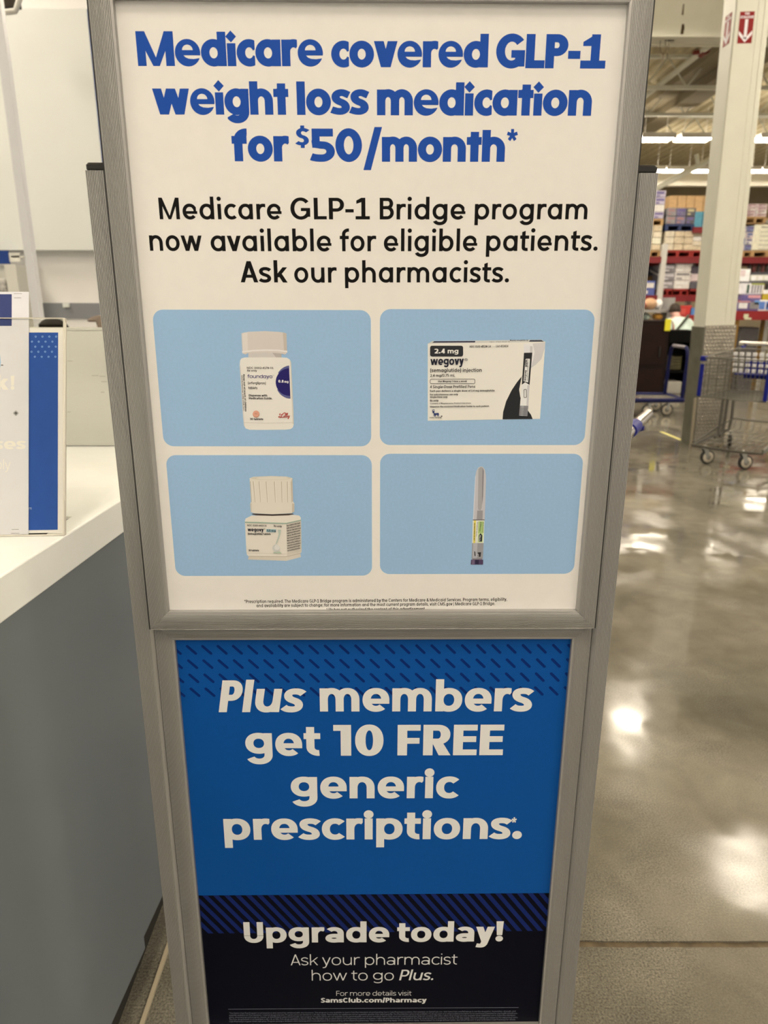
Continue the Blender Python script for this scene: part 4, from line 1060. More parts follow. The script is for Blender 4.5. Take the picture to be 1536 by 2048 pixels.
# upright screen standing on the counter
a, b = at_y(180, 893, 1.808), at_y(180, 657, 1.808)
mb = MB(); mb.box(-1.9, -.50, 1.808, 1.83, CT + .003, b.z); mb.box(-1.9, -.50, 1.806, 1.832, b.z - .004, b.z + .002)
sc_ = mb.build('counter_screen', mat('beige_panel', alb(186, 176, 150), .5, noise=.03, scale=3, stretch=(1, 1, 6)))
tag(sc_, 'low beige privacy screen standing across the white counter top', 'screen')
mb = MB()
for u, v, l in ((140, 722, 9), (190, 751, 12), (205, 752.5, 10), (208, 763.5, 10), (205, 784.5, 6), (138, 824, 7)):
    q = at_y(u, v, 1.8075); mb.box(q.x - l * .0007, q.x + l * .0007, 1.8072, 1.8079, q.z - .0007, q.z + .0007)
mb.build('scuff_marks', mat('scuff', alb(150, 140, 118), .6), sc_)

# clear slanted sign holder with two printed sheets
e = Vector((.1009, .006, 0)).normalized(); u_ = Vector((0, .098, .333)).normalized(); n_ = u_.cross(e).normalized()
if n_.y < 0: n_ = -n_
HP = Vector((-.513, 1.083, 1.07))
HM = Matrix(((e.x, n_.x, u_.x, 0), (e.y, n_.y, u_.y, 0), (e.z, n_.z, u_.z, 0), (0, 0, 0, 1)))
holder = thing('sign_holder', 'clear slanted acrylic sign holder standing on the white counter', 'sign holder', HP)
def acrylic():
    m = bpy.data.materials.new('clear_acrylic'); m.use_nodes = True; nt = m.node_tree; nt.nodes.clear()
    t = nt.nodes.new('ShaderNodeBsdfTransparent'); g = nt.nodes.new('ShaderNodeBsdfGlossy'); x = nt.nodes.new('ShaderNodeMixShader'); o = nt.nodes.new('ShaderNodeOutputMaterial'); lw = nt.nodes.new('ShaderNodeLayerWeight')
    t.inputs[0].default_value = (.985, .985, .97, 1); g.inputs['Roughness'].default_value = .05; lw.inputs[0].default_value = .12
    nt.links.new(lw.outputs['Fresnel'], x.inputs[0]); nt.links.new(t.outputs[0], x.inputs[1]); nt.links.new(g.outputs[0], x.inputs[2]); nt.links.new(x.outputs[0], o.inputs[0]); return m
ACR = acrylic(); ACE = mat('acrylic_edge', (.75, .73, .66, 1), .12, spec=.8)
K_ = .000803
def hx(u): return (u - 129.7) * K_
def hz(v): return (1070.5 - v) * K_
mb = MB(); mb.box(-.262, -.0012, -.0042, -.0030, 0, .3475, M=HM); mb.box(-.262, -.0012, .0022, .0034, 0, .3475, M=HM); mb.build('clear_panel', ACR, holder)
mb = MB(); mb.box(-.0014, .0012, -.0044, .0036, .0, .3475, M=HM); mb.box(-.262, -.0014, -.0036, -.0030, .3465, .348, M=HM); mb.box(-.262, .001, -.0044, .0036, -.0006, .0016, M=HM)
mb.tube([(.0016, -.004, .055), (.0022, -.0045, .34)], .0011, 6, M=HM)
mb.build('panel_edge', ACE, holder)
mb = MB(); mb.box(-.262, -.03, .0, .10, .0005, .0025); mb.build('holder_foot', ACR, holder)
def sheet(name, label, x0, x1, z0, z1, y, m):
    mb = MB(); mb.box(x0, x1, y, y + .0004, z0, z1, M=HM); o = mb.build(name, m); o.location = HP; return tag(o, label, 'poster')
PAP = mat('paper_white', alb(240, 229, 212), .6)
s1_ = sheet('paper_poster', 'blue poster with small white rings, behind the paler sheet in the clear holder', hx(-190), hx(127.5), hz(1066), hz(656.5), .0006, PAP)
def flat(parent, name, m, polys, y):
    mb = MB()
    for k, P in enumerate(polys): mb.add([(x, y - k * .000002, z) for x, z in P], [tuple(range(len(P)))], M=HM)
    return mb.build(name, m, parent)
def R(u0, v0, u1, v1): return [(hx(u0), hz(v0)), (hx(u1), hz(v0)), (hx(u1), hz(v1)), (hx(u0), hz(v1))]
flat(s1_, 'printed_field', mat('poster_field_blue', alb(42, 80, 144), .5, spec=.2, noise=.03, scale=60), [R(-186, 665.5, 116, 1060)], .0004)
mb = MB()
for r_ in range(5):
    for c_ in range(6):
        cu = (72.3 if r_ % 2 == 0 else 65) + c_ * 13.3 - (r_ // 2) * .7; cv = 673.7 + r_ * 10.07
        if cu > 115: continue
        for i in range(12):
            a0, a1 = i * math.pi / 6, (i + 1) * math.pi / 6
            mb.add([(hx(cu + q * math.cos(t)), .0003, hz(cv + q * math.sin(t))) for q, t in ((1.9, a0), (1.9, a1), (1.0, a1), (1.0, a0))], [(0, 1, 2, 3)], M=HM)
mb.build('ring_pattern', mat('ring_blue', alb(150, 176, 214), .5), s1_)
def htext(mb, t, S, u0, u1, v, cap, y):
    A, B = Vector((hx(u0), y, hz(v))), Vector((hx(u1), y, hz(v))); k = MB(); set_text(k, t, S, A, B, cap * K_, Vector((0, 0, 1)), Vector())
    mb.add(k.v, k.f, M=HM)
mb = MB(); htext(mb, 'm', LIGHT, 60, 65, 1019, 6, .0003); mb.build('lettering', mat('ring_white', alb(228, 226, 222), .5), s1_)
s2_ = sheet('paper_poster', 'pale print proof with faint lettering, standing tallest in the clear holder', hx(-190), hx(60), hz(1068), hz(585), -.0014, mat('paper_pale', alb(222, 211, 198), .6, noise=.015, scale=50))
flat(s2_, 'printed_field', mat('proof_navy', alb(38, 52, 98), .5), [R(-180, 590, 26.8, 653)], -.0016)
mb = MB(); FT = mat('faint_letter', alb(236, 225, 208), .6)
htext(mb, 'k', BOLD, -3, 21, 780, 30, -.0016); htext(mb, '!', BOLD, 25, 32, 780, 28, -.0016); htext(mb, 'lasses', BOLD, -58, 54, 898, 22, -.0016); htext(mb, 'supply', LIGHT, -46, 25.5, 938, 20, -.0016)
mb.build('lettering', FT, s2_)
flat(s2_, 'printed_figure', mat('figure_blue', alb(160, 190, 218), .5), [[(hx(u), hz(v)) for u, v in ((-30, 672), (-2, 668), (2.5, 676), (3, 690), (1.5, 702), (4.5, 712), (6, 725), (5, 735), (0, 738), (-30, 740))], [(hx(u), hz(v)) for u, v in ((-30, 775), (1, 768), (3, 790), (2.5, 888), (-2, 885), (-30, 880))]], -.0016)
mb = MB()
for u0, u1, v in ((31, 46.5, 588.8), (31.5, 45, 597.2), (27.7, 41.4, 1057.8), (26.3, 42.5, 1066.2 - .6)): mb.add([(x, -.0016, z) for x, z in R(u0, v - .35, u1, v + .35)], [(0, 1, 2, 3)], M=HM)
mb.add([(x, -.0016, z) for x, z in R(6.3, 730, 10.5, 732)], [(0, 1, 2, 3)], M=HM)
for q0, q1, n in ((0, 2.9, 1), (3.9, 4.5, 1)):
    for i in range(20):
        a0, a1 = i * math.pi / 10, (i + 1) * math.pi / 10; mb.add([(hx(35.2 + q * math.cos(t)), -.0016, hz(826.6 + q * math.sin(t))) for q, t in ((q1, a0), (q1, a1), (q0, a1), (q0, a0))], [(0, 1, 2, 3)], M=HM)
for i in range(4):
    t = i * math.pi / 2; c, s_ = math.cos(t), math.sin(t); mb.add([(hx(35.2 + c * q - s_ * w_), -.00161, hz(826.6 + s_ * q + c * w_)) for q, w_ in ((2.6, .35), (5.4, .35), (5.4, -.35), (2.6, -.35))], [(0, 1, 2, 3)], M=HM)
mb.build('print_marks', mat('mark_grey', alb(92, 84, 78), .6), s2_)

# white pole, small sign, bagged orders and vent in the pharmacy
a, b = at_y(76.5, 637, 4.5), at_y(12, 130, 4.5)
px = (a.x + b.x) / 2
pole = thing('steel_pole', 'slim white square pole rising behind the clear sign holder', 'pole', (px, 4.5, 0))
mb = MB(); mb.rbox(-.026, .026, -.026, .026, 0, 6.5, .006); mb.build('shaft', mat('pole_white', alb(214, 204, 186), .3), pole)
mb = MB(); mb.rbox(-.08, .08, -.08, .08, 0, .012, .01); mb.build('base_plate', mat('pole_white', alb(214, 204, 186), .3), pole)
a, b = at_y(-20, 501, 6.9), at_y(21, 528, 6.9)
mb = MB(); mb.box(a.x, b.x, 6.885, 6.905, b.z, a.z)
bs = mb.build('shelf_sign', mat('sign_navy', alb(14, 52, 108), .35)); tag(bs, 'small navy sign hanging on the pharmacy fascia at the left', 'sign')
mb = MB(); mb.box(b.x, b.x + .10, 6.89, 6.90, b.z + .02, a.z - .02); mb.box(b.x + .02, b.x + .13, 6.89, 7.0, a.z - .06, a.z - .045); mb.build('bracket', mat('bracket_cream', alb(214, 202, 174), .5), bs)
rk = thing('hanging_bag_rack', 'rack of grey mottled bagged orders below the small navy sign', 'rack', (at_y(12, 560, 6.8).x, 6.8, 0))
rx0, rx1, rz0, rz1 = at_y(-30, 586, 6.8).x, at_y(33, 586, 6.8).x, at_y(0, 640, 6.8).z, at_y(0, 529, 6.8).z
o_ = rk.location.x
mb = MB(); mb.box(rx1 - o_ - .05, rx1 - o_ + .05, -.05, .2, 0, rz1); mb.box(rx0 - o_, rx1 - o_, .15, .2, 0, rz1); mb.build('rack_frame', mat('bracket_cream', alb(214, 202, 174), .5), rk)
BAG = mat('bag_grey', alb(186, 174, 152), .5, noise=.55, scale=22)
for r_ in range(3):
    for c_ in range(4):
        mb = MB(); x = rx0 - o_ + .02 + c_ * (rx1 - rx0 - .1) / 4; z = rz1 - .12 - r_ * .135
        mb.rbox(x, x + (rx1 - rx0) / 4.6, -.04, .1, z - .12, z, .02); mb.build('bag', BAG, rk)
a, b = at_y(-30, -18, 6.2), at_y(36, 13, 6.2)
vt = thing('wall_vent', 'dark louvred vent above the pharmacy fascia, top left', 'vent', ((a.x + b.x) / 2, 6.2, (a.z + b.z) / 2))
hw_, hh_ = (b.x - a.x) / 2, (a.z - b.z) / 2
mb = MB(); mb.box(-hw_, hw_, .02, .06, -hh_, hh_); mb.build('backing', DARK_GAP, vt)
mb = MB()
for k in range(24):
    x = -hw_ + hw_ * 2 * k / 24; mb.box(x, x + hw_ * .03, -.01, .03, -hh_, hh_)
mb.build('louvre', mat('vent_brown', (.10, .08, .055, 1), .6), vt)
mb = MB(); mb.tube([(hw_ + .03, 0, hh_), (hw_ + .02, 0, 0), (hw_ * .8, 0, -hh_ - .03), (-hw_, 0, -hh_ - .05)], .022, 8); mb.build('rim', mat('bracket_cream', alb(214, 202, 174), .5), vt)
mb = MB(); a, b = at_y(126, 606.5, YF + .11), at_y(139.5, 615, YF + .11); mb.rbox(a.x, b.x, YF + .09, YF + .125, b.z, a.z, .008); tag(mb.build('wall_box', CREAMW), 'tiny white box fixed on the grey band of the pharmacy wall', 'box')
# ------------------------------------------------------------------ column with its guard plates
CX, CY, CW, CD = 3.20, 7.27, .305, .27
LEAN = math.radians(-1.55)
col_ = thing('column', 'square cream steel column with a patterned metal guard around its foot', 'column', (CX, CY, 0)); col_.rotation_euler = (0, LEAN, 0)
mb = MB(); mb.rbox(0, CW, 0, CD, 0, 6.7, .014, seg=3); mb.build('shaft', STEELW, col_)
mb = MB(); mb.box(.255, .262, -.004, .01, 1.25, 6.6); mb.box(.20, .206, -.003, .01, 1.25, 6.6); mb.build('cover_seam', STEELW, col_)
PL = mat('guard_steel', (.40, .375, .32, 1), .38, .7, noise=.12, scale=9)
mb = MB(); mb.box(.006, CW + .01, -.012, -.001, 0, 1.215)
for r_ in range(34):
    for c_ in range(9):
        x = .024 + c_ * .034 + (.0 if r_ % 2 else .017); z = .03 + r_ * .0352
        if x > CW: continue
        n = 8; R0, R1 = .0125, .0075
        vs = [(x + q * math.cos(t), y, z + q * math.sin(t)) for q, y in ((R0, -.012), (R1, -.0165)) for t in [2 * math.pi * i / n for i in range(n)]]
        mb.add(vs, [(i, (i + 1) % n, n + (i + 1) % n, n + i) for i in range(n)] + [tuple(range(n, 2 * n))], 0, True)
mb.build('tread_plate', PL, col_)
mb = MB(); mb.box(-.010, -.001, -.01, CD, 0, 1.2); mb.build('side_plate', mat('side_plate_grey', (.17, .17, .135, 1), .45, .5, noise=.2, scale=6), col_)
mb = MB(); mb.box(-.022, -.006, -.02, .02, 0, .5); mb.box(-.02, CW + .02, -.02, -.01, 0, .025); mb.build('corner_angle', mat('angle_tan', (.36, .32, .24, 1), .5), col_)
SIGNRED = mat('sign_red', alb(136, 8, 8), .5, spec=.2); SIGNW = mat('sign_white', alb(232, 214, 200), .5)
def ext_sign(label, M, w_, h_):
    t = thing('fire_extinguisher_sign', label, 'sign', (0, 0, 0)); t.matrix_world = M
    mb = MB(); mb.box(-w_ / 2, w_ / 2, -.002, 0, -h_ / 2, h_ / 2); mb.build('sign_plate', SIGNRED, t)
    mb = MB(); y = -.0024
    def tx(s, x0, x1, z, c): set_text(mb, s, SMALLB, Vector((x0 * w_, y, z * h_)), Vector((x1 * w_, y, z * h_)), c * h_, Vector((0, 0, 1)), Vector())
    tx('FIRE', -.16, .16, .40, .07); tx('EXTINGUISHER', -.46, .46, .29, .075)
    sw = .105 * w_
    for P in ([(-sw, .26 * h_), (sw, .26 * h_), (sw, -.36 * h_), (-sw, -.36 * h_)], [(0, -.47 * h_), (.47 * w_, -.22 * h_), (.47 * w_, -.10 * h_), (0, -.33 * h_)], [(0, -.47 * h_), (0, -.33 * h_), (-.47 * w_, -.10 * h_), (-.47 * w_, -.22 * h_)]):
        mb.add([(a, y, b) for a, b in P], [tuple(range(len(P)))])
    mb.build('lettering', SIGNW, t); return t
CM = Matrix.Translation((CX, CY, 0)) @ Matrix.Rotation(LEAN, 4, 'Y')
ext_sign('red extinguisher sign with a white arrow on the front of the cream column', CM @ Matrix.Translation((.105, -.0005, 3.775)), .128, .245)
ext_sign('narrow-looking red arrow sign on the shaded left side of the cream column', CM @ Matrix.Translation((-.0005, .13, 3.80)) @ Matrix.Rotation(-math.pi / 2, 4, 'Z'), .128, .245)

# cable loops hanging from the roof
hc = thing('hanging_cable', 'thin cable loops hanging below the roof girder', 'cable', at_y(1335, 78, 12.54))
o_ = hc.location
def lp(*q): return [at_y(u, v, 12.54) - o_ for u, v in q]
mb = MB(); mb.tube(lp((1321, 80), (1320, 96), (1322, 104), (1326, 108), (1330, 104), (1331, 94), (1331, 80)), .006, 6); mb.tube(lp((1326, 108), (1325, 118)), .014, 6); mb.tube(lp((1325, 112), (1327, 105), (1330, 102), (1334, 106), (1335, 117)), .006, 6); mb.tube(lp((1338, 80), (1337, 100), (1335, 112)), .005, 6); mb.build('cable_loop', mat('cable_brown', (.09, .06, .02, 1), .6), hc)
mb = MB(); mb.box(-.04, .1, -.03, .03, -.01, at_y(1360, 70, 12.4).z - .03 - o_.z); mb.build('cable_mount', BLACK_PL, hc)

# ------------------------------------------------------------------ carts
CHROME = mat('chrome', (.62, .60, .56, 1), .16, 1.0)
WIRE = mat('cart_wire', (.17, .165, .145, 1), .4, .7)
CBLUE = mat('cart_blue', alb(10, 22, 100), .45, spec=.25)
RUBBER = mat('wheel_rubber', (.02, .02, .02, 1), .6); TREAD = mat('wheel_cream', alb(186, 168, 136), .5)
def wheel(parent, x, y, r, off=.04, turn=0.0):
    w_ = bpy.data.objects.new('caster', None); COL.objects.link(w_); w_.parent = parent; w_.location = (x, y, 0); w_.rotation_euler = (0, 0, turn); w_.empty_display_size = .03
    Rm = Matrix.Translation((0, 0, r)) @ Matrix.Rotation(math.pi / 2, 4, 'X')
    mb = MB(); mb.lathe([(r * .78, -.018), (r * .97, -.016), (r, -.008), (r, .008), (r * .97, .016), (r * .78, .018)], 24, 0, Rm); mb.build('tyre', RUBBER, w_)
    mb = MB(); mb.lathe([(r * .34, -.02), (r * .78, -.019), (r * .78, .019), (r * .34, .02)], 24, 0, Rm); mb.build('wheel_disc', TREAD, w_)
    mb = MB(); mb.lathe([(r * .1, -.026), (r * .34, -.021), (r * .34, .021), (r * .1, .026)], 16, 0, Rm); mb.build('hub', mat('hub_dark', (.06, .06, .055, 1), .5), w_)
    mb = MB()
    for s in (-1, 1): mb.prism([(-.014, r - .012), (.014, r - .012), (off + .022, r * 2 + .02), (off - .022, r * 2 + .02)], s * .024 - .002, s * .024 + .002, 'y')
    mb.box(off - .024, off + .024, -.026, .026, r * 2 + .016, r * 2 + .022); mb.lathe([(.012, r * 2 + .02), (.012, r * 2 + .045)], 10, 0, Matrix.Translation((off, 0, 0))); mb.build('fork', mat('fork_zinc', (.45, .46, .44, 1), .35, .8), w_)
    return w_
def lerp(a, b, t): return tuple(a[i] + (b[i] - a[i]) * t for i in range(3))
def grid(mb, a, b, c, d, n, m, r):
    """wire mesh in the quad a b c d"""
    for i in range(n + 1): mb.tube([lerp(a, b, i / n), lerp(d, c, i / n)], r, 5, cap=False)
    for i in range(m + 1): mb.tube([lerp(a, d, i / m), lerp(b, c, i / m)], r * .9, 5, cap=False)
def make_cart(label, loc, rz, grip):
    t = thing('shopping_cart', label, 'cart', loc, rz)
    F, B = .58, -.40; yf, yb = .275, .30
    f0, f1 = .62, .965; b0, b1 = .60, 1.0
    A = [(F, -yf, f0), (F, yf, f0), (F + .02, yf, f1), (F + .02, -yf, f1)]
    Bk = [(B, -yb, b0), (B, yb, b0), (B, yb, b1), (B, -yb, b1)]
    mb = MB(); grid(mb, *A, 16, 6, .0026); grid(mb, A[0], Bk[0], Bk[3], A[3], 20, 7, .0026); grid(mb, A[1], Bk[1], Bk[2], A[2], 20, 7, .0026); grid(mb, A[0], A[1], Bk[1], Bk[0], 14, 20, .0021)
    mb.tube([A[3], A[2], Bk[2], Bk[3], A[3]], .0065, 8); mb.tube([A[0], A[1], Bk[1], Bk[0], A[0]], .006, 8)
    grid(mb, (B, -yb, b0), (B, yb, b0), (B, yb, .78), (B, -yb, .78), 14, 4, .0021); mb.build('basket', WIRE, t)
    for s in (-1, 1):
        mb = MB(); mb.rbox(F - .012, F + .028, s * yf - .016, s * yf + .016, f0 + .005, f1 - .055, .012); mb.build('bumper', CBLUE, t)
        mb = MB(); mb.rbox(F - .04, F + .03, s * yf - .024, s * yf + .024, f1 - .03, f1 + .012, .012); mb.build('corner_cap', CBLUE, t)
    mb = MB()
    for s in (-1, 1):
        for q in (-.06, -.20): mb.tube([(q + .10, s * .262, .175), (q + .02, s * .262, .20), (q, s * .262, .26), (q, s * .262, .61)], .0125, 8)
        mb.tube([(.52, s * .30, .165), (-.40, s * .27, .20), (-.43, s * .27, .30), (-.43, s * .29, .98), (-.60, s * .30, 1.025)], .0125, 8)
    mb.tube([(.52, -.30, .165), (.535, -.1, .16), (.535, .1, .16), (.52, .30, .165)], .0125, 8); mb.build('frame', mat('cart_frame', (.10, .095, .08, 1), .4, .5), t)
    mb = MB()
    for k in range(9): y = -.27 + k * .0675; mb.tube([(.53, y, .165), (-.46, y * .92, .20), (-.50, y * .92, .30)], .0028, 5, cap=False)
    for k in range(5): x = .4 - k * .2; mb.tube([(x, -.29, .172), (x, .29, .172)], .0035, 5, cap=False)
    mb.tube([(.50, -.30, .19), (.05, -.29, .24), (-.48, -.27, .30), (-.48, .27, .30), (.05, .29, .24), (.50, .30, .19)], .010, 7); mb.build('lower_tray', WIRE, t)
    mb = MB(); mb.tube([(-.60, -.335, 1.04), (-.60, .335, 1.04)], .020, 14); mb.ball((-.60, -.335, 1.04), .020, .014, .020); mb.ball((-.60, .335, 1.04), .020, .014, .020)
    h_ = mb.build('handle', CHROME, t)
    mb = MB(); mb.tube([(-.60, -.06, 1.04), (-.60, .06, 1.04)], .0235, 12); mb.build('grip', grip, h_)
    mb = MB()
    for s in (-1, 1): mb.rbox(-.60, -.50, s * .29 - .014, s * .29 + .014, .985, 1.022, .012)
    mb.build('handle_bracket', CBLUE, h_)
    st = bpy.data.objects.new('child_seat', None); COL.objects.link(st); st.parent = t; st.empty_display_size = .03
    WP = mat('seat_white', alb(222, 210, 190), .5)
    mb = MB()
    for r_ in range(4):
        for k in range(9): mb.rbox(-.205 + r_ * .014, -.19 + r_ * .014, -.255 + k * .058, -.215 + k * .058, .79 + r_ * .052, .825 + r_ * .052, .01)
    mb.build('seat_lattice', WP, st)
    mb = MB(); mb.rbox(-.39, -.375, -.20, .26, .72, .90, .02); mb.rbox(-.38, -.2, -.24, .24, .765, .775, .01); mb.build('seat_flap', CBLUE, st)
    for x, y in ((.48, -.165), (.48, .165), (-.48, -.27), (-.48, .27)): wheel(t, x, y, .0645, .036, (math.pi - rz + .12 if x > 0 else .3))
    return t
fdir = math.atan2(-.737, -.676)
cx_ = 3.147 - .05 * .737 - (-.676) * .48; cy_ = 6.30 + .05 * .676 - (-.737) * .48
make_cart('grey wire shopping cart with blue bumpers in front of the cream column', (cx_, cy_, 0), fdir, mat('grip_red', alb(170, 60, 52), .4))
make_cart('shopping cart hidden behind the sign stand, only its chrome handle end showing', (.272, 2.56, 0), math.atan2(.46, -.89), CBLUE)

fb = thing('flatbed_cart', 'low blue flatbed cart with a tall blue hoop handle left of the column', 'cart', (3.3, 9.55, 0))
FBLUE = mat('flatbed_blue', alb(10, 14, 54), .5, spec=.2)
q = Vector((3.3, 9.55, 0)); M_ = Matrix.Translation(-q)
mb = MB(); mb.tube([(2.6, 9.25, .215), (3.87, 9.25, .215), (3.90, 9.28, .215), (3.90, 9.85, .215), (3.87, 9.88, .215), (2.6, 9.88, .215)], .03, 8, closed=True, M=M_); mb.tube([(3.2, 9.25, .2), (3.2, 9.88, .2)], .02, 8, M=M_); mb.build('frame', FBLUE, fb)
mb = MB(); mb.box(2.62, 3.40, 9.27, 9.86, .205, .222, M=M_); mb.build('deck', mat('deck_brown', (.10, .075, .05, 1), .6, noise=.3, scale=8), fb)
mb = MB()
for k in range(12): mb.tube([(3.42 + k * .04, 9.27, .215), (3.42 + k * .04, 9.86, .215)], .006, 6, M=M_)
mb.build('deck_wire', CHROME, fb)
ht = at_y(1341, 690, 9.86).z; hb = at_y(1381, 696, 9.28).z; hz_ = (ht + hb) / 2
mb = MB(); mb.tube([(3.87, 9.27, .2), (3.88, 9.27, hz_ - .14), (3.88, 9.30, hz_ - .04), (3.88, 9.36, hz_)], .024, 8, M=M_); mb.build('handle_post', FBLUE, fb); mb = MB(); mb.tube([(3.87, 9.86, .2), (3.88, 9.86, hz_ - .14), (3.88, 9.83, hz_ - .04), (3.88, 9.77, hz_)], .024, 8, M=M_); mb.build('handle_post', FBLUE, fb)
mb = MB(); mb.tube([(3.88, 9.36, hz_), (3.88, 9.77, hz_)], .022, 8, M=M_); mb.build('handle', mat('handle_lilac', (.30, .28, .33, 1), .35, .6), fb)
for x, y in ((3.72, 9.36), (3.72, 9.77), (2.8, 9.36), (2.8, 9.77), (3.45, 9.30)): wheel(fb, x - 3.3, y - 9.55, .08, .02)

# ------------------------------------------------------------------ cabinets in front of the racking
def pxbox(u0, v0, u1, v1, Y):
    a, b = at_y(u0, v0, Y), at_y(u1, v1, Y); return a.x, b.x, b.z, a.z
x0, x1, _, z1 = pxbox(1276, 641, 1335, 700, 11.3)
kb = thing('cabinet', 'tall dark brown cabinet behind the flatbed cart', 'cabinet', ((x0 + x1) / 2, 11.3, 0)); w_ = (x1 - x0) / 2
BRN = mat('dark_brown', (.010, .0035, .0025, 1), .5, spec=.2, noise=.3, scale=3)
mb = MB(); mb.rbox(-w_ - .2, w_, 0, .6, 0, z1, .01); mb.build('body', BRN, kb)
mb = MB(); mb.box(-w_ - .1, w_ - .05, -.014, 0, .50, z1 - .06); mb.box(-w_ - .1, w_ - .05, -.014, 0, .08, .44); mb.build('door', mat('door_brown', (.014, .0045, .0035, 1), .5, spec=.2, noise=.3, scale=3), kb)
mb = MB(); mb.rbox(w_ - .14, w_ - .12, -.04, -.02, .62, .78, .006); mb.build('door_handle', BLACK_PL, kb)
x0, x1, z0, z1 = pxbox(1331.5, 638, 1340.5, 662, 11.24)
mb = MB(); mb.rbox(x0, x1, 11.235, 11.26, z0, z1, .01); yt = mb.build('price_tag', mat('tag_yellow', alb(222, 204, 40), .5)); tag(yt, 'bright yellow hanging tag at the corner of the dark brown cabinet', 'tag')
x0, x1, _, z1 = pxbox(1337, 661, 1392, 700, 11.7)
bc = thing('counter_unit', 'black open-fronted counter unit holding a crate, right of the dark brown cabinet', 'counter', ((x0 + x1) / 2, 11.7, 0)); w_ = (x1 - x0) / 2
BLK_W = mat('black_unit', (.003, .003, .003, 1), .6, spec=.1)
mb = MB(); mb.box(-w_, w_, 0, .46, .82, z1); mb.box(-w_, w_, .44, .46, 0, z1); mb.box(w_ - .03, w_, 0, .46, 0, z1); mb.box(-w_, -w_ + .03, 0, .46, 0, z1); mb.box(-w_, w_, 0, .46, .34, .37); mb.build('carcass', BLK_W, bc)
x0, x1, z0, z1 = pxbox(1331, 715, 1371, 744, 11.6)
mb = MB(); zz = .372; hgt = z1 - z0
for k in range(5): mb.box(x0, x1, 11.78, 11.80, zz + hgt * k / 5, zz + hgt * (k + .8) / 5); mb.box(x0, x1, 12.1, 12.12, zz + hgt * k / 5, zz + hgt * (k + .8) / 5)
mb.box(x0, x0 + .02, 11.78, 12.12, zz, zz + hgt); mb.box(x1 - .02, x1, 11.78, 12.12, zz, zz + hgt); mb.box(x0, x1, 11.78, 12.12, zz, zz + .015)
tag(mb.build('crate', mat('crate_olive', alb(78, 68, 36), .6, noise=.25, scale=12)), 'olive slatted crate on the shelf of the black counter unit', 'crate')
x0, x1, z0, z1 = pxbox(1328, 766, 1369, 782, 11.6)
mb = MB(); mb.rbox(x0, x1, 11.72, 12.1, .0, .2, .03); tag(mb.build('storage_bin', mat('bin_pale', alb(168, 156, 132), .5)), 'pale bin on the floor under the black counter unit', 'bin')

# ------------------------------------------------------------------ racking with pallet loads
RY = 14.0
RED = mat('rack_red', alb(118, 26, 28), .45); UPR = mat('rack_upright', alb(196, 184, 160), .5)
rack = thing('pallet_rack', 'long red-beamed pallet rack along the far aisle behind the column', 'rack', (6.2, RY, 0))
ox = 6.2
z_top, z_mid, z_low = at_y(1340, 520, RY).z, at_y(1340, 597, RY).z, .12
z_hi = at_y(1380, 460, RY).z
for zb in (z_top, z_mid):
    mb = MB(); mb.box(4.0 - ox, 8.6 - ox, -.03, .03, zb - .055, zb + .055); mb.box(4.0 - ox, 8.6 - ox, 1.15, 1.2, zb - .055, zb + .055); mb.build('beam', RED, rack)
    mb = MB(); mb.box(4.0 - ox, 8.6 - ox, .03, 1.15, zb + .03, zb + .05); mb.build('shelf_deck', mat('deck_grey', (.12, .10, .08, 1), .7), rack)
mb = MB(); a = at_y(1386, 460, RY).x; b = at_y(1436, 460, RY).x; mb.box(a - ox, b - ox, -.03, .03, z_hi - .05, z_hi + .05); mb.build('beam', RED, rack)
for u in (1322, 1432, 1610):
    x = at_y(u, 560, RY).x - ox; mb = MB()
    top_ = at_y(1322, 488, RY).z if u == 1322 else 2.9
    mb.box(x - .045, x + .045, -.05, .05, 0, top_); mb.box(x - .045, x + .045, 1.12, 1.2, 0, top_)
    for k in range(5): mb.tube([(x, 0, .3 + k * .4), (x, 1.15, .55 + k * .4)], .02, 6)
    mb.build('upright', UPR, rack)
WOOD = mat('pallet_wood', alb(168, 128, 78), .7, noise=.2, scale=10); PBLUE = mat('pallet_blue', alb(40, 50, 78), .6); PRED = mat('pallet_red', alb(150, 40, 30), .6)
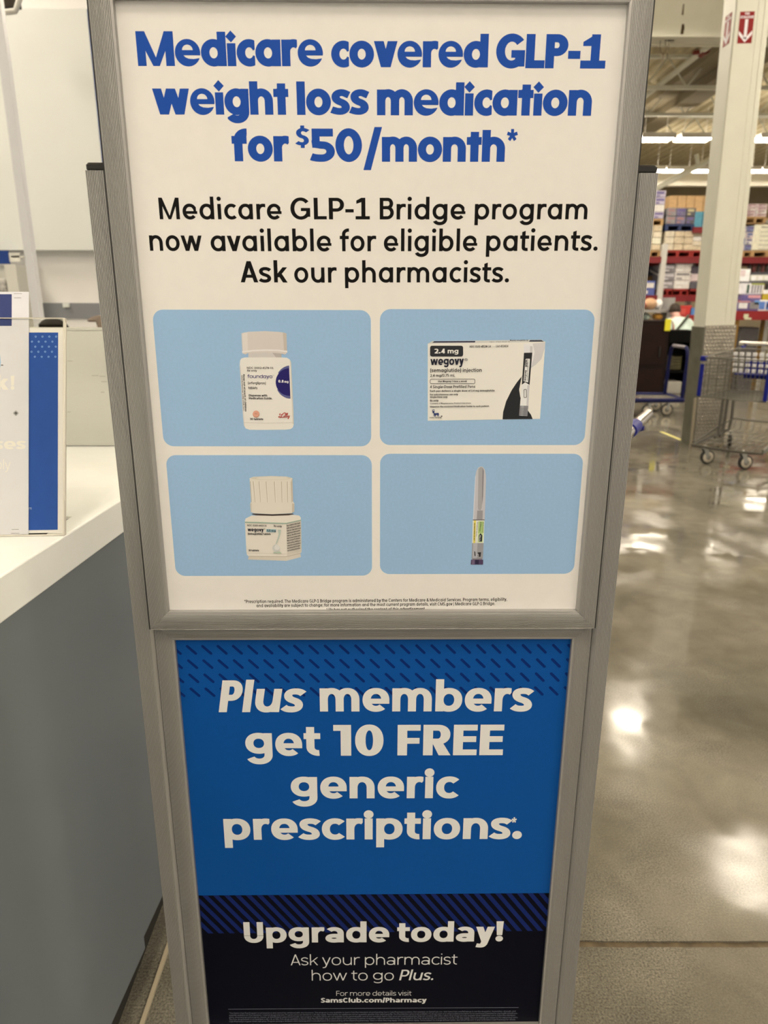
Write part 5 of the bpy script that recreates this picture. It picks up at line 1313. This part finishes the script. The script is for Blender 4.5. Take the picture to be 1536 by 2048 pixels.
def load(name, label, cat, u0, v0, u1, v1, Y, cols, rows, colors, pallet=None, zbase=None, depth=.9, grp=None, printed=None):
    """a wrapped stack of cartons on a pallet"""
    x0, x1, z0, z1 = pxbox(u0, v0, u1, v1, Y)
    if zbase is not None: z1 = zbase + (z1 - z0); z0 = zbase
    t = thing(name, label, cat, ((x0 + x1) / 2, Y, z0), 0, grp); w_ = (x1 - x0) / 2; h_ = z1 - z0; p = 0
    if pallet:
        p = .12; mb = MB()
        for k in range(3): mb.box(-w_ + k * (w_ * .9), -w_ + k * (w_ * .9) + w_ * .2, 0, depth, 0, .09)
        mb.box(-w_, w_, 0, depth, .09, .12); mb.box(-w_, w_, 0, .1, 0, .015); mb.build('pallet', pallet, t)
    k = 0
    for r_ in range(rows):
        for c_ in range(cols):
            g_ = .004; a = -w_ + 2 * w_ * c_ / cols + g_; b = -w_ + 2 * w_ * (c_ + 1) / cols - g_; e = p + (h_ - p) * r_ / rows + g_; f = p + (h_ - p) * (r_ + 1) / rows - g_ * .5
            m_ = colors[(k * 7 + r_ * 3 + c_) % len(colors)] if rows * cols > 1 else colors[0]; k += 1
            mb = MB(); mb.rbox(a, b, .0, depth, e, f, .012); bx = mb.build('carton', m_, t)
            if printed:
                mb = MB(); s = random.uniform(.1, .25)
                mb.box(a + (b - a) * .12, b - (b - a) * s, -.003, .0, e + (f - e) * random.uniform(.45, .6), f - (f - e) * .14)
                mb.box(a + (b - a) * .12, a + (b - a) * .45, -.003, .0, e + (f - e) * .12, e + (f - e) * .34); mb.build('label_print', random.choice(printed), bx)
    return t
def c_(r, g, b, n=.12): return mat('card_%d_%d_%d' % (r, g, b), alb(r, g, b), .5, noise=n, scale=14)
LIL, WHT, TAN, GRY, DKG, TEAL, PURP = c_(178, 162, 162), c_(214, 200, 176), c_(196, 152, 96), c_(134, 124, 114, .2), c_(84, 78, 76, .3), c_(78, 134, 140), c_(98, 82, 116)
BGE, BGE2, CRM = c_(196, 172, 132, .2), c_(206, 186, 150, .2), c_(220, 206, 168)
SHB = c_(150, 110, 60); PNK = c_(206, 180, 164)
ztp = z_top + .05; zmd = z_mid + .05
load('pallet_load', 'beige wrapped cartons on the rack top, left end beside the sign edge', 'pallet', 1288, 452, 1319, 516, RY + .05, 2, 4, [BGE2, CRM, BGE], WOOD, ztp, grp='pallet loads on the red rack')
load('pallet_load', 'lilac and white printed boxes piled highest at the left end of the rack', 'pallet', 1290, 379, 1326, 450, RY + .06, 2, 4, [LIL, WHT, LIL], WOOD, at_y(1300, 451, RY).z, grp='pallet loads on the red rack', printed=[PURP, WHT, c_(104, 104, 130)])
load('pallet_load', 'tan wrapped cartons on a red pallet below the grey printed boxes', 'pallet', 1331, 462, 1383, 516, RY + .05, 3, 3, [BGE2, BGE, BGE], PRED, ztp, grp='pallet loads on the red rack')
load('pallet_load', 'dark grey printed boxes under clear film on a blue pallet', 'pallet', 1335, 414, 1388, 461, RY + .05, 3, 2, [GRY, DKG, c_(110, 100, 112, .25)], PBLUE, at_y(1360, 462, RY).z, grp='pallet loads on the red rack', printed=[PURP, WHT, c_(150, 110, 100), c_(176, 158, 110)])
load('pallet_load', 'row of tall brown cardboard cartons on top of the rack', 'pallet', 1340, 391, 1420, 440, RY + .95, 5, 1, [TAN], None, None, .8, grp='pallet loads on the red rack')
load('pallet_load', 'teal box pile beside the column edge, above the upper red beam', 'pallet', 1390, 424, 1420, 456, RY + .05, 2, 1, [TEAL], None, z_hi + .05, grp='pallet loads on the red rack')
load('pallet_load', 'tan and white cartons just left of the column, below the teal boxes', 'pallet', 1388, 464, 1420, 516, RY + .05, 2, 4, [BGE, WHT, BGE2], PRED, ztp, grp='pallet loads on the red rack')
load('pallet_load', 'grey film-wrapped packs on the middle shelf right of the white upright', 'pallet', 1328, 529, 1347, 592, RY + .05, 1, 3, [GRY, c_(120, 112, 104)], PRED, zmd, grp='packs on the middle shelf', printed=[c_(196, 184, 170)])
load('pallet_load', 'white film-wrapped packs standing brightest on the middle shelf', 'pallet', 1351, 527, 1379, 592, RY + .05, 1, 3, [WHT, c_(196, 186, 166)], PRED, zmd, grp='packs on the middle shelf', printed=[GRY, c_(226, 214, 190)])
load('pallet_load', 'dark packs on the middle shelf against the column', 'pallet', 1381, 532, 1420, 592, RY + .05, 2, 3, [DKG, c_(70, 60, 64), PNK], PRED, zmd, grp='packs on the middle shelf')
load('pallet_load', 'blue and white packs on the middle shelf at the sign edge', 'pallet', 1286, 562, 1309, 592, RY + .05, 1, 1, [c_(84, 92, 136)], None, zmd, depth=.5, grp='packs on the middle shelf', printed=[WHT])
load('pallet_load', 'dark packs stacked behind the blue ones at the sign edge', 'pallet', 1284, 532, 1306, 592, RY + .6, 2, 3, [DKG, SHB], None, zmd, grp='packs on the middle shelf')
# right of the column
load('pallet_load', 'pink and white cartons stacked in the upper right behind the column', 'pallet', 1494, 406, 1531, 446, RY + .05, 2, 4, [PNK, WHT, PNK], WOOD, at_y(1510, 447, RY).z, grp='pallet loads on the red rack', printed=[c_(150, 110, 100)])
load('pallet_load', 'dark brown carton block at the right picture edge, upper rack', 'pallet', 1532, 408, 1562, 446, RY + .3, 2, 2, [c_(104, 72, 40)], WOOD, at_y(1510, 447, RY).z, grp='pallet loads on the red rack')
load('pallet_load', 'pale and blue printed boxes beside the right edge of the column', 'pallet', 1478, 452, 1503, 515, RY + .05, 2, 4, [PNK, WHT, c_(120, 124, 140)], WOOD, ztp, grp='pallet loads on the red rack', printed=[c_(90, 100, 130), PURP])
load('pallet_load', 'grey shaded pack stack behind the cream sheeted pallet', 'pallet', 1502, 452, 1524, 515, RY + .94, 1, 3, [GRY], WOOD, ztp, depth=.2, grp='pallet loads on the red rack')
t = load('pallet_load', 'cream sheeted pallet with faint printed lines, right of the column', 'pallet', 1510, 449, 1566, 515, RY + .02, 1, 1, [CRM], WOOD, ztp, grp='pallet loads on the red rack')
mb = MB()
for k in range(7): w_ = .20 - .02 * (k % 3); mb.box(-.24 + .06, -.24 + .06 + w_ * 1.6, -.004, 0, .14 + k * .075, .14 + k * .075 + (.022 if k in (5,) else .009))
mb.ball((-.08, 0, .62), .035, .004, .035); mb.build('printed_line', c_(140, 128, 104), t)
for k in range(6):
    a = at_y(1502 + k * 9, 543, RY); mb = MB(); mb.lathe([(.03, 0), (.036, .01), (.036, .1), (.014, .14), (.014, .17)], 12, 0); o = mb.build('bottle', c_(60 + 40 * (k % 2), 46, 40)); o.location = (a.x, RY + .08, at_y(1510, 544, RY).z); tag(o, 'small dark bottle in the row under the red beam, right of the column', 'bottle', 'dark bottles under the beam')
mb = MB(); a, b = at_y(1478, 545, RY), at_y(1570, 549, RY); mb.box(a.x, b.x, RY + .02, RY + .5, b.z, at_y(1510, 544, RY).z); tag(mb.build('shelf_board', DKG), 'narrow dark shelf under the dark bottles', 'shelf')
mb = MB(); mb.box(a.x + .1, a.x + .13, RY + .4, RY + .45, z_mid + .05, b.z); mb.box(b.x - .1, b.x - .07, RY + .4, RY + .45, z_mid + .05, b.z); tag(mb.build('shelf_support', DKG), 'two dark posts holding the narrow shelf above the middle shelf', 'support')

# promotional table nearer the column on the right
TY = 11.6
tx0, tx1 = at_y(1470, 640, TY).x, at_y(1590, 640, TY).x
tz1, tz0 = at_y(1500, 622, TY).z, at_y(1500, 640, TY).z
tb = thing('display_table', 'red-skirted display table of purple boxes right of the column', 'table', ((tx0 + tx1) / 2, TY, 0)); w_ = (tx1 - tx0) / 2
mb = MB(); mb.box(-w_, w_, 0, .9, tz0, tz1); mb.build('table_skirt', mat('skirt_red', alb(136, 26, 26), .5), tb)
for s in (-1, 1):
    for y in (.05, .85): mb = MB(); mb.box(s * (w_ - .06) - .025, s * (w_ - .06) + .025, y - .025, y + .025, 0, tz0); mb.build('leg', mat('leg_amber', alb(120, 84, 20), .5), tb)
mb = MB(); q = pxbox(1488, 628, 1496, 636, TY); mb.box(q[0] - (tx0 + tx1) / 2, q[1] - (tx0 + tx1) / 2, -.006, 0, q[2], q[3]); q = pxbox(1489, 635.5, 1502, 639, TY); mb.box(q[0] - (tx0 + tx1) / 2, q[1] - (tx0 + tx1) / 2, -.008, -.001, q[2], q[3]); mb.build('price_card', mat('card_pale', alb(206, 196, 150), .5), tb)
def goods(name, label, cat, u0, v0, u1, v1, Y, zb, m_, pr, depth=.3, grp='goods on the display table'):
    x0, x1, z0, z1 = pxbox(u0, v0, u1, v1, Y); h_ = z1 - z0; zb = z0 if zb is None else zb
    t = thing(name, label, cat, ((x0 + x1) / 2, Y, zb), 0, grp); w_ = (x1 - x0) / 2
    mb = MB(); mb.rbox(-w_, w_, 0, depth, 0, h_, .008); mb.build('box_body', m_, t)
    for (a, b, c, d), m2 in pr: mb = MB(); mb.box(-w_ + 2 * w_ * a, -w_ + 2 * w_ * b, -.004, 0, h_ * c, h_ * d); mb.build('label_print', m2, t)
    return t
BLW, LIM, GRN, SKB, YEL, WH2 = c_(90, 120, 170), c_(150, 150, 50), c_(40, 70, 50), c_(110, 150, 190), c_(180, 150, 40), c_(222, 210, 190)
goods('product_box', 'purple box with a white label at the left of the red-skirted table', 'box', 1476, 602, 1498, 622, TY + .03, tz1, PURP, [((.1, .8, .25, .8), WH2), ((0, 1, .85, 1), c_(190, 130, 120))])
goods('product_box', 'purple box with a grey and blue picture on the red-skirted table', 'box', 1499, 600, 1517, 622, TY + .03, tz1, PURP, [((.1, .9, .2, .8), GRY), ((.5, 1, .6, .95), SKB)])
goods('product_box', 'pale blue box with dark figures, right end of the red-skirted table', 'box', 1518, 600, 1552, 622, TY + .03, tz1, WH2, [((.05, .35, .15, .85), BLW), ((.42, .72, .15, .85), BLW), ((.45, .55, .3, .7), c_(170, 70, 50))])
goods('product_box', 'flat purple box lying across the boxes on the red-skirted table', 'box', 1486, 588, 1522, 599, TY + .35, tz1 + .165, PURP, [((.3, .95, .4, .9), c_(190, 130, 120))])
goods('product_box', 'white box with grey stripes and a dark green edge, top of the table pile', 'box', 1482, 566, 1526, 588, TY + .4, tz1 + .255, WH2, [((.28, .38, .1, .9), GRN), ((.48, .55, .1, .85), GRY), ((.60, .67, .1, .85), GRY), ((.72, .79, .1, .85), GRY), ((.84, .91, .1, .85), GRY), ((.45, 1, .88, 1), LIM)])
goods('product_box', 'yellow and white box at the right picture edge of the table pile', 'box', 1527, 578, 1560, 599, TY + .38, tz1 + .165, YEL, [((0, 1, .6, 1), WH2)])
goods('product_box', 'white pack right behind the edge of the column, above the table pile', 'box', 1476, 538, 1498, 566, TY + .6, None, WH2, [((.0, .6, .5, .9), PNK)], .2)
goods('product_box', 'row of pale jugs boxed together above the table pile', 'box', 1502, 550, 1552, 562, TY + .6, None, c_(204, 194, 168), [((.05, .2, .1, .8), WH2), ((.3, .45, .1, .8), WH2), ((.55, .7, .1, .8), WH2), ((.8, .95, .1, .8), WH2)], .2)
mb = MB(); x0, x1, z0, z1 = pxbox(1474, 563, 1570, 567, TY + .6); mb.box(x0, x1, TY + .58, TY + .85, z0, z1); mb.box(x0 + .05, x0 + .08, TY + .8, TY + .85, tz1, z0); mb.box(x1 - .08, x1 - .05, TY + .8, TY + .85, tz1, z0); tag(mb.build('display_riser', DKG), 'dark riser shelf at the back of the red-skirted table', 'shelf')
mb = MB(); x0, x1, z0, z1 = pxbox(1484, 655, 1520, 680, TY + .2); mb.rbox(x0, x1, TY + .25, TY + .7, 0, z1, .03); tag(mb.build('stock_box', c_(84, 76, 68)), 'grey box on the floor under the red-skirted table', 'box')
# grey wire end shelf with groceries, left of the woman
SY = 13.25
x0, x1, z0, z1 = pxbox(1280, 595, 1346, 640, SY)
es = thing('end_shelf', 'grey metal shelf of groceries above the dark brown cabinet', 'shelf', ((x0 + x1) / 2, SY, 0)); w_ = (x1 - x0) / 2; o_ = (x0 + x1) / 2
GM = mat('shelf_grey', alb(158, 148, 132), .5)
zs = at_y(1310, 621, SY).z; zs2 = at_y(1310, 641, SY).z
mb = MB(); mb.box(-w_, w_, 0, .5, zs - .03, zs + .01); mb.build('shelf_board', GM, es); mb = MB(); mb.box(-w_, w_, 0, .5, zs2 - .03, zs2); mb.build('shelf_board', GM, es)
mb = MB(); mb.box(w_ - .11, w_, .0, .06, 0, z1); mb.box(-w_, -w_ + .05, .0, .5, 0, z1); mb.box(w_ - .04, w_, .06, .5, 0, z1); mb.build('side_post', GM, es)
def pack(label, u0, v0, u1, v1, m_, zb, squash=1, cat='groceries'):
    a, b = at_y(u0, v0, SY), at_y(u1, v1, SY); mb = MB(); r = (b.x - a.x) / 2; h_ = (a.z - b.z) / 2
    mb.ball((0, 0, h_), r, .14, h_, 0, 14, 10); o = mb.build('bagged_goods', m_); o.location = ((a.x + b.x) / 2, SY + .2, zb); tag(o, label, cat, 'groceries on the grey end shelf')
pack('large orange-brown loaf bag on the upper grey shelf', 1296, 594, 1320, 618, c_(190, 146, 102), zs + .012)
pack('white glossy bag at the end of the upper grey shelf', 1319, 597, 1331, 619, WH2, zs + .012)
pack('red and white bag at the sign edge on the upper grey shelf', 1284, 600, 1297, 618, c_(170, 90, 80), zs + .012)
pack('pale green and white tub on the lower grey shelf', 1288, 627, 1306, 641, c_(170, 176, 150), zs2)
pack('yellow-orange packet on the lower grey shelf', 1314, 626, 1332, 641, c_(214, 150, 60), zs2)
x0, x1, z0, z1 = pxbox(1355, 612, 1381, 640, 13.5)
goods('product_box', 'bright red display pack behind the woman in pale green', 'box', 1354, 611, 1381, 642, 13.5, None, c_(190, 52, 44), [((.1, .6, .4, .8), c_(206, 84, 70)), ((.0, 1, .0, .18), c_(140, 26, 24))], .3, None)
goods('product_box', 'small blue pack beside the red display pack', 'box', 1380, 616, 1398, 630, 13.5, None, c_(90, 130, 176), [], .2, None)
mb = MB(); q = pxbox(1350, 630, 1400, 645, 13.5); mb.box(q[0], q[1], 13.45, 13.9, 0, at_y(1370, 642, 13.5).z); tag(mb.build('plinth', c_(120, 34, 32)), 'dark red plinth under the red display pack', 'plinth')
q = at_y(1380, 630, 13.5).z
mb = MB(); a = pxbox(1380, 616, 1398, 630, 13.5); mb.box(a[0], a[1], 13.46, 13.8, at_y(1370, 642, 13.5).z, a[2]); tag(mb.build('stock_box', c_(150, 40, 36)), 'red carton under the small blue pack', 'box')

# ------------------------------------------------------------------ people
SKIN = mat('skin', alb(196, 146, 120), .5, noise=.05, scale=20)
def skinned(name, joints, bones, m_, parent=None, sub=2):
    me = bpy.data.meshes.new(name); me.from_pydata([j[0] for j in joints], bones, [])
    me.materials.append(m_); o = bpy.data.objects.new(name, me); COL.objects.link(o)
    if parent: o.parent = parent
    o.modifiers.new('skin', 'SKIN'); sd = me.skin_vertices[0].data
    for i, j in enumerate(joints):
        r = j[1]; sd[i].radius = r if isinstance(r, tuple) else (r, r); sd[i].use_root = (i == 0)
    o.modifiers['skin'].use_smooth_shade = True
    s = o.modifiers.new('sub', 'SUBSURF'); s.levels = sub; s.render_levels = sub
    return o
def person(label, loc, rz, seated, lean, hair, shirt, trousers, hair_kind):
    t = thing('person', label, 'person', loc, rz)
    hip = .52 if seated else .86
    J = []; Bn = []
    def j(p, r, par=None):
        J.append((p, r)); i = len(J) - 1
        if par is not None: Bn.append((par, i))
        return i
    def tor(z, x=0, y=0):      # lean forward (+y local) about the hips
        d = z - hip; return (x, y + d * math.sin(lean), hip + d * math.cos(lean))
    pel = j((0, 0, hip), (.15, .11)); wa = j(tor(hip + .2), (.135, .10), pel); ch = j(tor(hip + .40), (.16, .115), wa); sh = j(tor(hip + .50), (.10, .08), ch); nk = j(tor(hip + .57, 0, .01), .05, sh)
    jaw = j(tor(hip + .64, 0, .035), (.062, .075), nk); hd = j(tor(hip + .74, 0, .02), (.078, .095), jaw); cr = j(tor(hip + .81, 0, .005), (.058, .07), hd)
    no = j(tor(hip + .70, 0, .118), .011, hd)
    for s in (-1, 1): j(tor(hip + .71, s * .078, .0), (.012, .02), hd)
    arms = []
    for s in (-1, 1):
        a = j(tor(hip + .47, s * .17), .055, ch)
        el = j(tor(hip + .22, s * .22, .03), .042, a)
        wr = j((s * .17, .26 + (0 if seated else .12), el and (hip + .20 if seated else hip + .16)), .027, el)
        pm = j((s * .16, .34 + (0 if seated else .12), hip + (.19 if seated else .15)), (.035, .016), wr)
        bx, by, bz = s * .16, .34 + (0 if seated else .12), hip + (.19 if seated else .15)
        for k in range(4):
            dx = (k - 1.5) * .019; l = (.062, .075, .07, .055)[k]
            f1 = j((bx + dx, by + .045, bz + .002), .009, pm); f2 = j((bx + dx * 1.1, by + .045 + l * .55, bz - .006), .008, f1); j((bx + dx * 1.1, by + .04 + l, bz - .022), .007, f2)
        th = j((bx - s * .035, by + .005, bz - .004), .010, pm); j((bx - s * .05, by + .04, bz - .012), .008, th)
        arms.append((a, el, wr))
    legs = []
    for s in (-1, 1):
        h_ = j((s * .09, .0 if not seated else .05, hip - .06), .085, pel)
        kn = j((s * .11, .44, .50) if seated else (s * .09, .02, .47), .058, h_)
        an = j((s * .11, .42, .09) if seated else (s * .09, 0, .09), .038, kn)
        j((s * .12, .58, .045) if seated else (s * .10, .15, .045), (.04, .03), an); legs.append((h_, kn, an))
    skinned('body', J, Bn, SKIN, t)
    # shirt follows torso and arms
    S = []; E = []
    def g(p, r, par=None):
        S.append((p, r)); i = len(S) - 1
        if par is not None: E.append((par, i))
        return i
    grow = lambda r, k: tuple(q * k + .008 for q in r) if isinstance(r, tuple) else r * k + .008
    p0 = g(J[pel][0], grow(J[pel][1], 1.06)); p1 = g(J[wa][0], grow(J[wa][1], 1.1), p0); p2 = g(J[ch][0], grow(J[ch][1], 1.08), p1); g(J[sh][0], grow(J[sh][1], 1.1), p2)
    for a, el, wr in arms:
        q0 = g(J[a][0], grow(J[a][1], 1.12), p2); q1 = g(J[el][0], grow(J[el][1], 1.2), q0); g(tuple(J[el][0][i] * .35 + J[wr][0][i] * .65 for i in range(3)), grow(J[wr][1], 1.3), q1)
    skinned('shirt', S, E, shirt, t)
    S = []; E = []
    p0 = g((0, 0, hip - .01), (.155, .125))
    for h_, kn, an in legs:
        q0 = g(J[h_][0], .1, p0); q1 = g(J[kn][0], .075, q0); g(J[an][0], .055, q1)
    skinned('trousers', S, E, trousers, t)
    mb = MB()
    for s in (-1, 1):
        y0 = .42 if seated else 0; mb.rbox(s * .115 - .048, s * .115 + .048, y0 - .08, y0 + .2, 0, .075, .03)
    mb.build('shoe', BLACK_PL, t)
    mb = MB(); hp = tor(hip + .755, 0, .0)
    n, m = 20, 10; vs = []; fs = []
    for i in range(m + 1):
        for k in range(n):
            az = 2 * math.pi * k / n
            front = math.sin(az) > .25
            lo = .78 if front else -.62 if hair_kind == 'long' else -.35
            el = math.pi / 2 - (math.pi / 2 - lo) * i / m
            w_ = 1 + .03 * math.sin(az * 5 + i) 
            vs.append((hp[0] + .089 * w_ * math.cos(el) * math.cos(az), hp[1] + .004 + .108 * w_ * math.cos(el) * math.sin(az), hp[2] + .012 + .105 * math.sin(el)))
    for i in range(m):
        for k in range(n):
            l = (k + 1) % n; fs.append((i * n + k, i * n + l, (i + 1) * n + l, (i + 1) * n + k))
    mb.add(vs, fs, 0, True); o = mb.build('hair', hair, t); sd = o.modifiers.new('thick', 'SOLIDIFY'); sd.thickness = .012; sd.offset = 1
    if hair_kind == 'bun':
        mb = MB(); q = tor(hip + .85, 0, -.04); mb.ball(q, .075, .075, .045); mb.build('hat', mat('hat_beige', alb(196, 164, 120), .7, noise=.2, scale=60), t)
    for sx in (-1, 1):
        mb = MB(); mb.ball(tor(hip + .728, sx * .031, .098), .013, .008, .009); ey = mb.build('eye', mat('eye_white', alb(224, 218, 208), .3), t)
        mb = MB(); mb.ball(tor(hip + .728, sx * .031, .104), .006, .004, .006); mb.build('iris', BLACK_PL, ey)
    mb = MB(); mb.ball(tor(hip + .655, 0, .098), .024, .010, .006); mb.build('mouth', mat('lip', alb(170, 96, 84), .5), t)
    if seated:
        st = thing('stool', 'office stool under the seated pharmacist', 'stool', loc, rz); st['label'] = 'dark round stool under the ' + ('dark-haired' if hair_kind == 'short' and hair is HD else 'grey-brown-haired') + ' seated person'
        mb = MB(); mb.lathe([(.17, .37), (.18, .385), (.18, .41), (.15, .42)], 20); mb.build('seat', BLACK_PL, st); mb = MB(); mb.tube([(0, 0, .03), (0, 0, .37)], .025, 10); mb.lathe([(.2, 0), (.2, .02), (.03, .04)], 20); mb.build('pedestal', ALU_S, st)
    return t
HD, HG = mat('hair_dark', (.012, .010, .008, 1), .8, noise=.5, scale=120), mat('hair_grey', alb(118, 98, 76), .6, noise=.4, scale=120)
COAT, NAVYT = mat('coat_white', alb(222, 212, 196), .7), mat('cloth_navy', (.02, .025, .05, 1), .8)
def head_at(u0, u1, v, Y): a, b = at_y(u0, v, Y), at_y(u1, v, Y); return (a.x + b.x) / 2, a.z
hx_, hz1 = head_at(71, 138, 636, 4.2)
person('seated person with dark hair showing just above the poster in the clear holder', (hx_, 4.2, hz1 - .52 - .882), math.pi, True, 0, HD, COAT, NAVYT, 'short')
hx_, hz2 = head_at(169, 232, 631, 5.0)
person('seated person with grey-brown hair beside the sign frame, behind the beige screen', (hx_, 5.0, hz2 - .52 - .882), math.pi * .62, True, 0, HG, COAT, NAVYT, 'short')
a = at_y(1354, 606, 13.0)
wm = person('standing person in pale green top seen from behind, with a dark shoulder strap', (a.x + .02, 12.5, 0), 0, False, .95, mat('hair_brown', (.03, .018, .01, 1), .6, noise=.4, scale=120), mat('cloth_pale_green', alb(196, 204, 176), .8, noise=.05, scale=30), NAVYT, 'bun')
mb = MB(); mb.tube([(-.16, .03, .98), (-.06, .08, 1.085), (.05, .18, 1.18), (.13, .33, 1.22)], .022, 8); mb.build('strap', mat('strap_dark', (.05, .06, .045, 1), .7), wm)
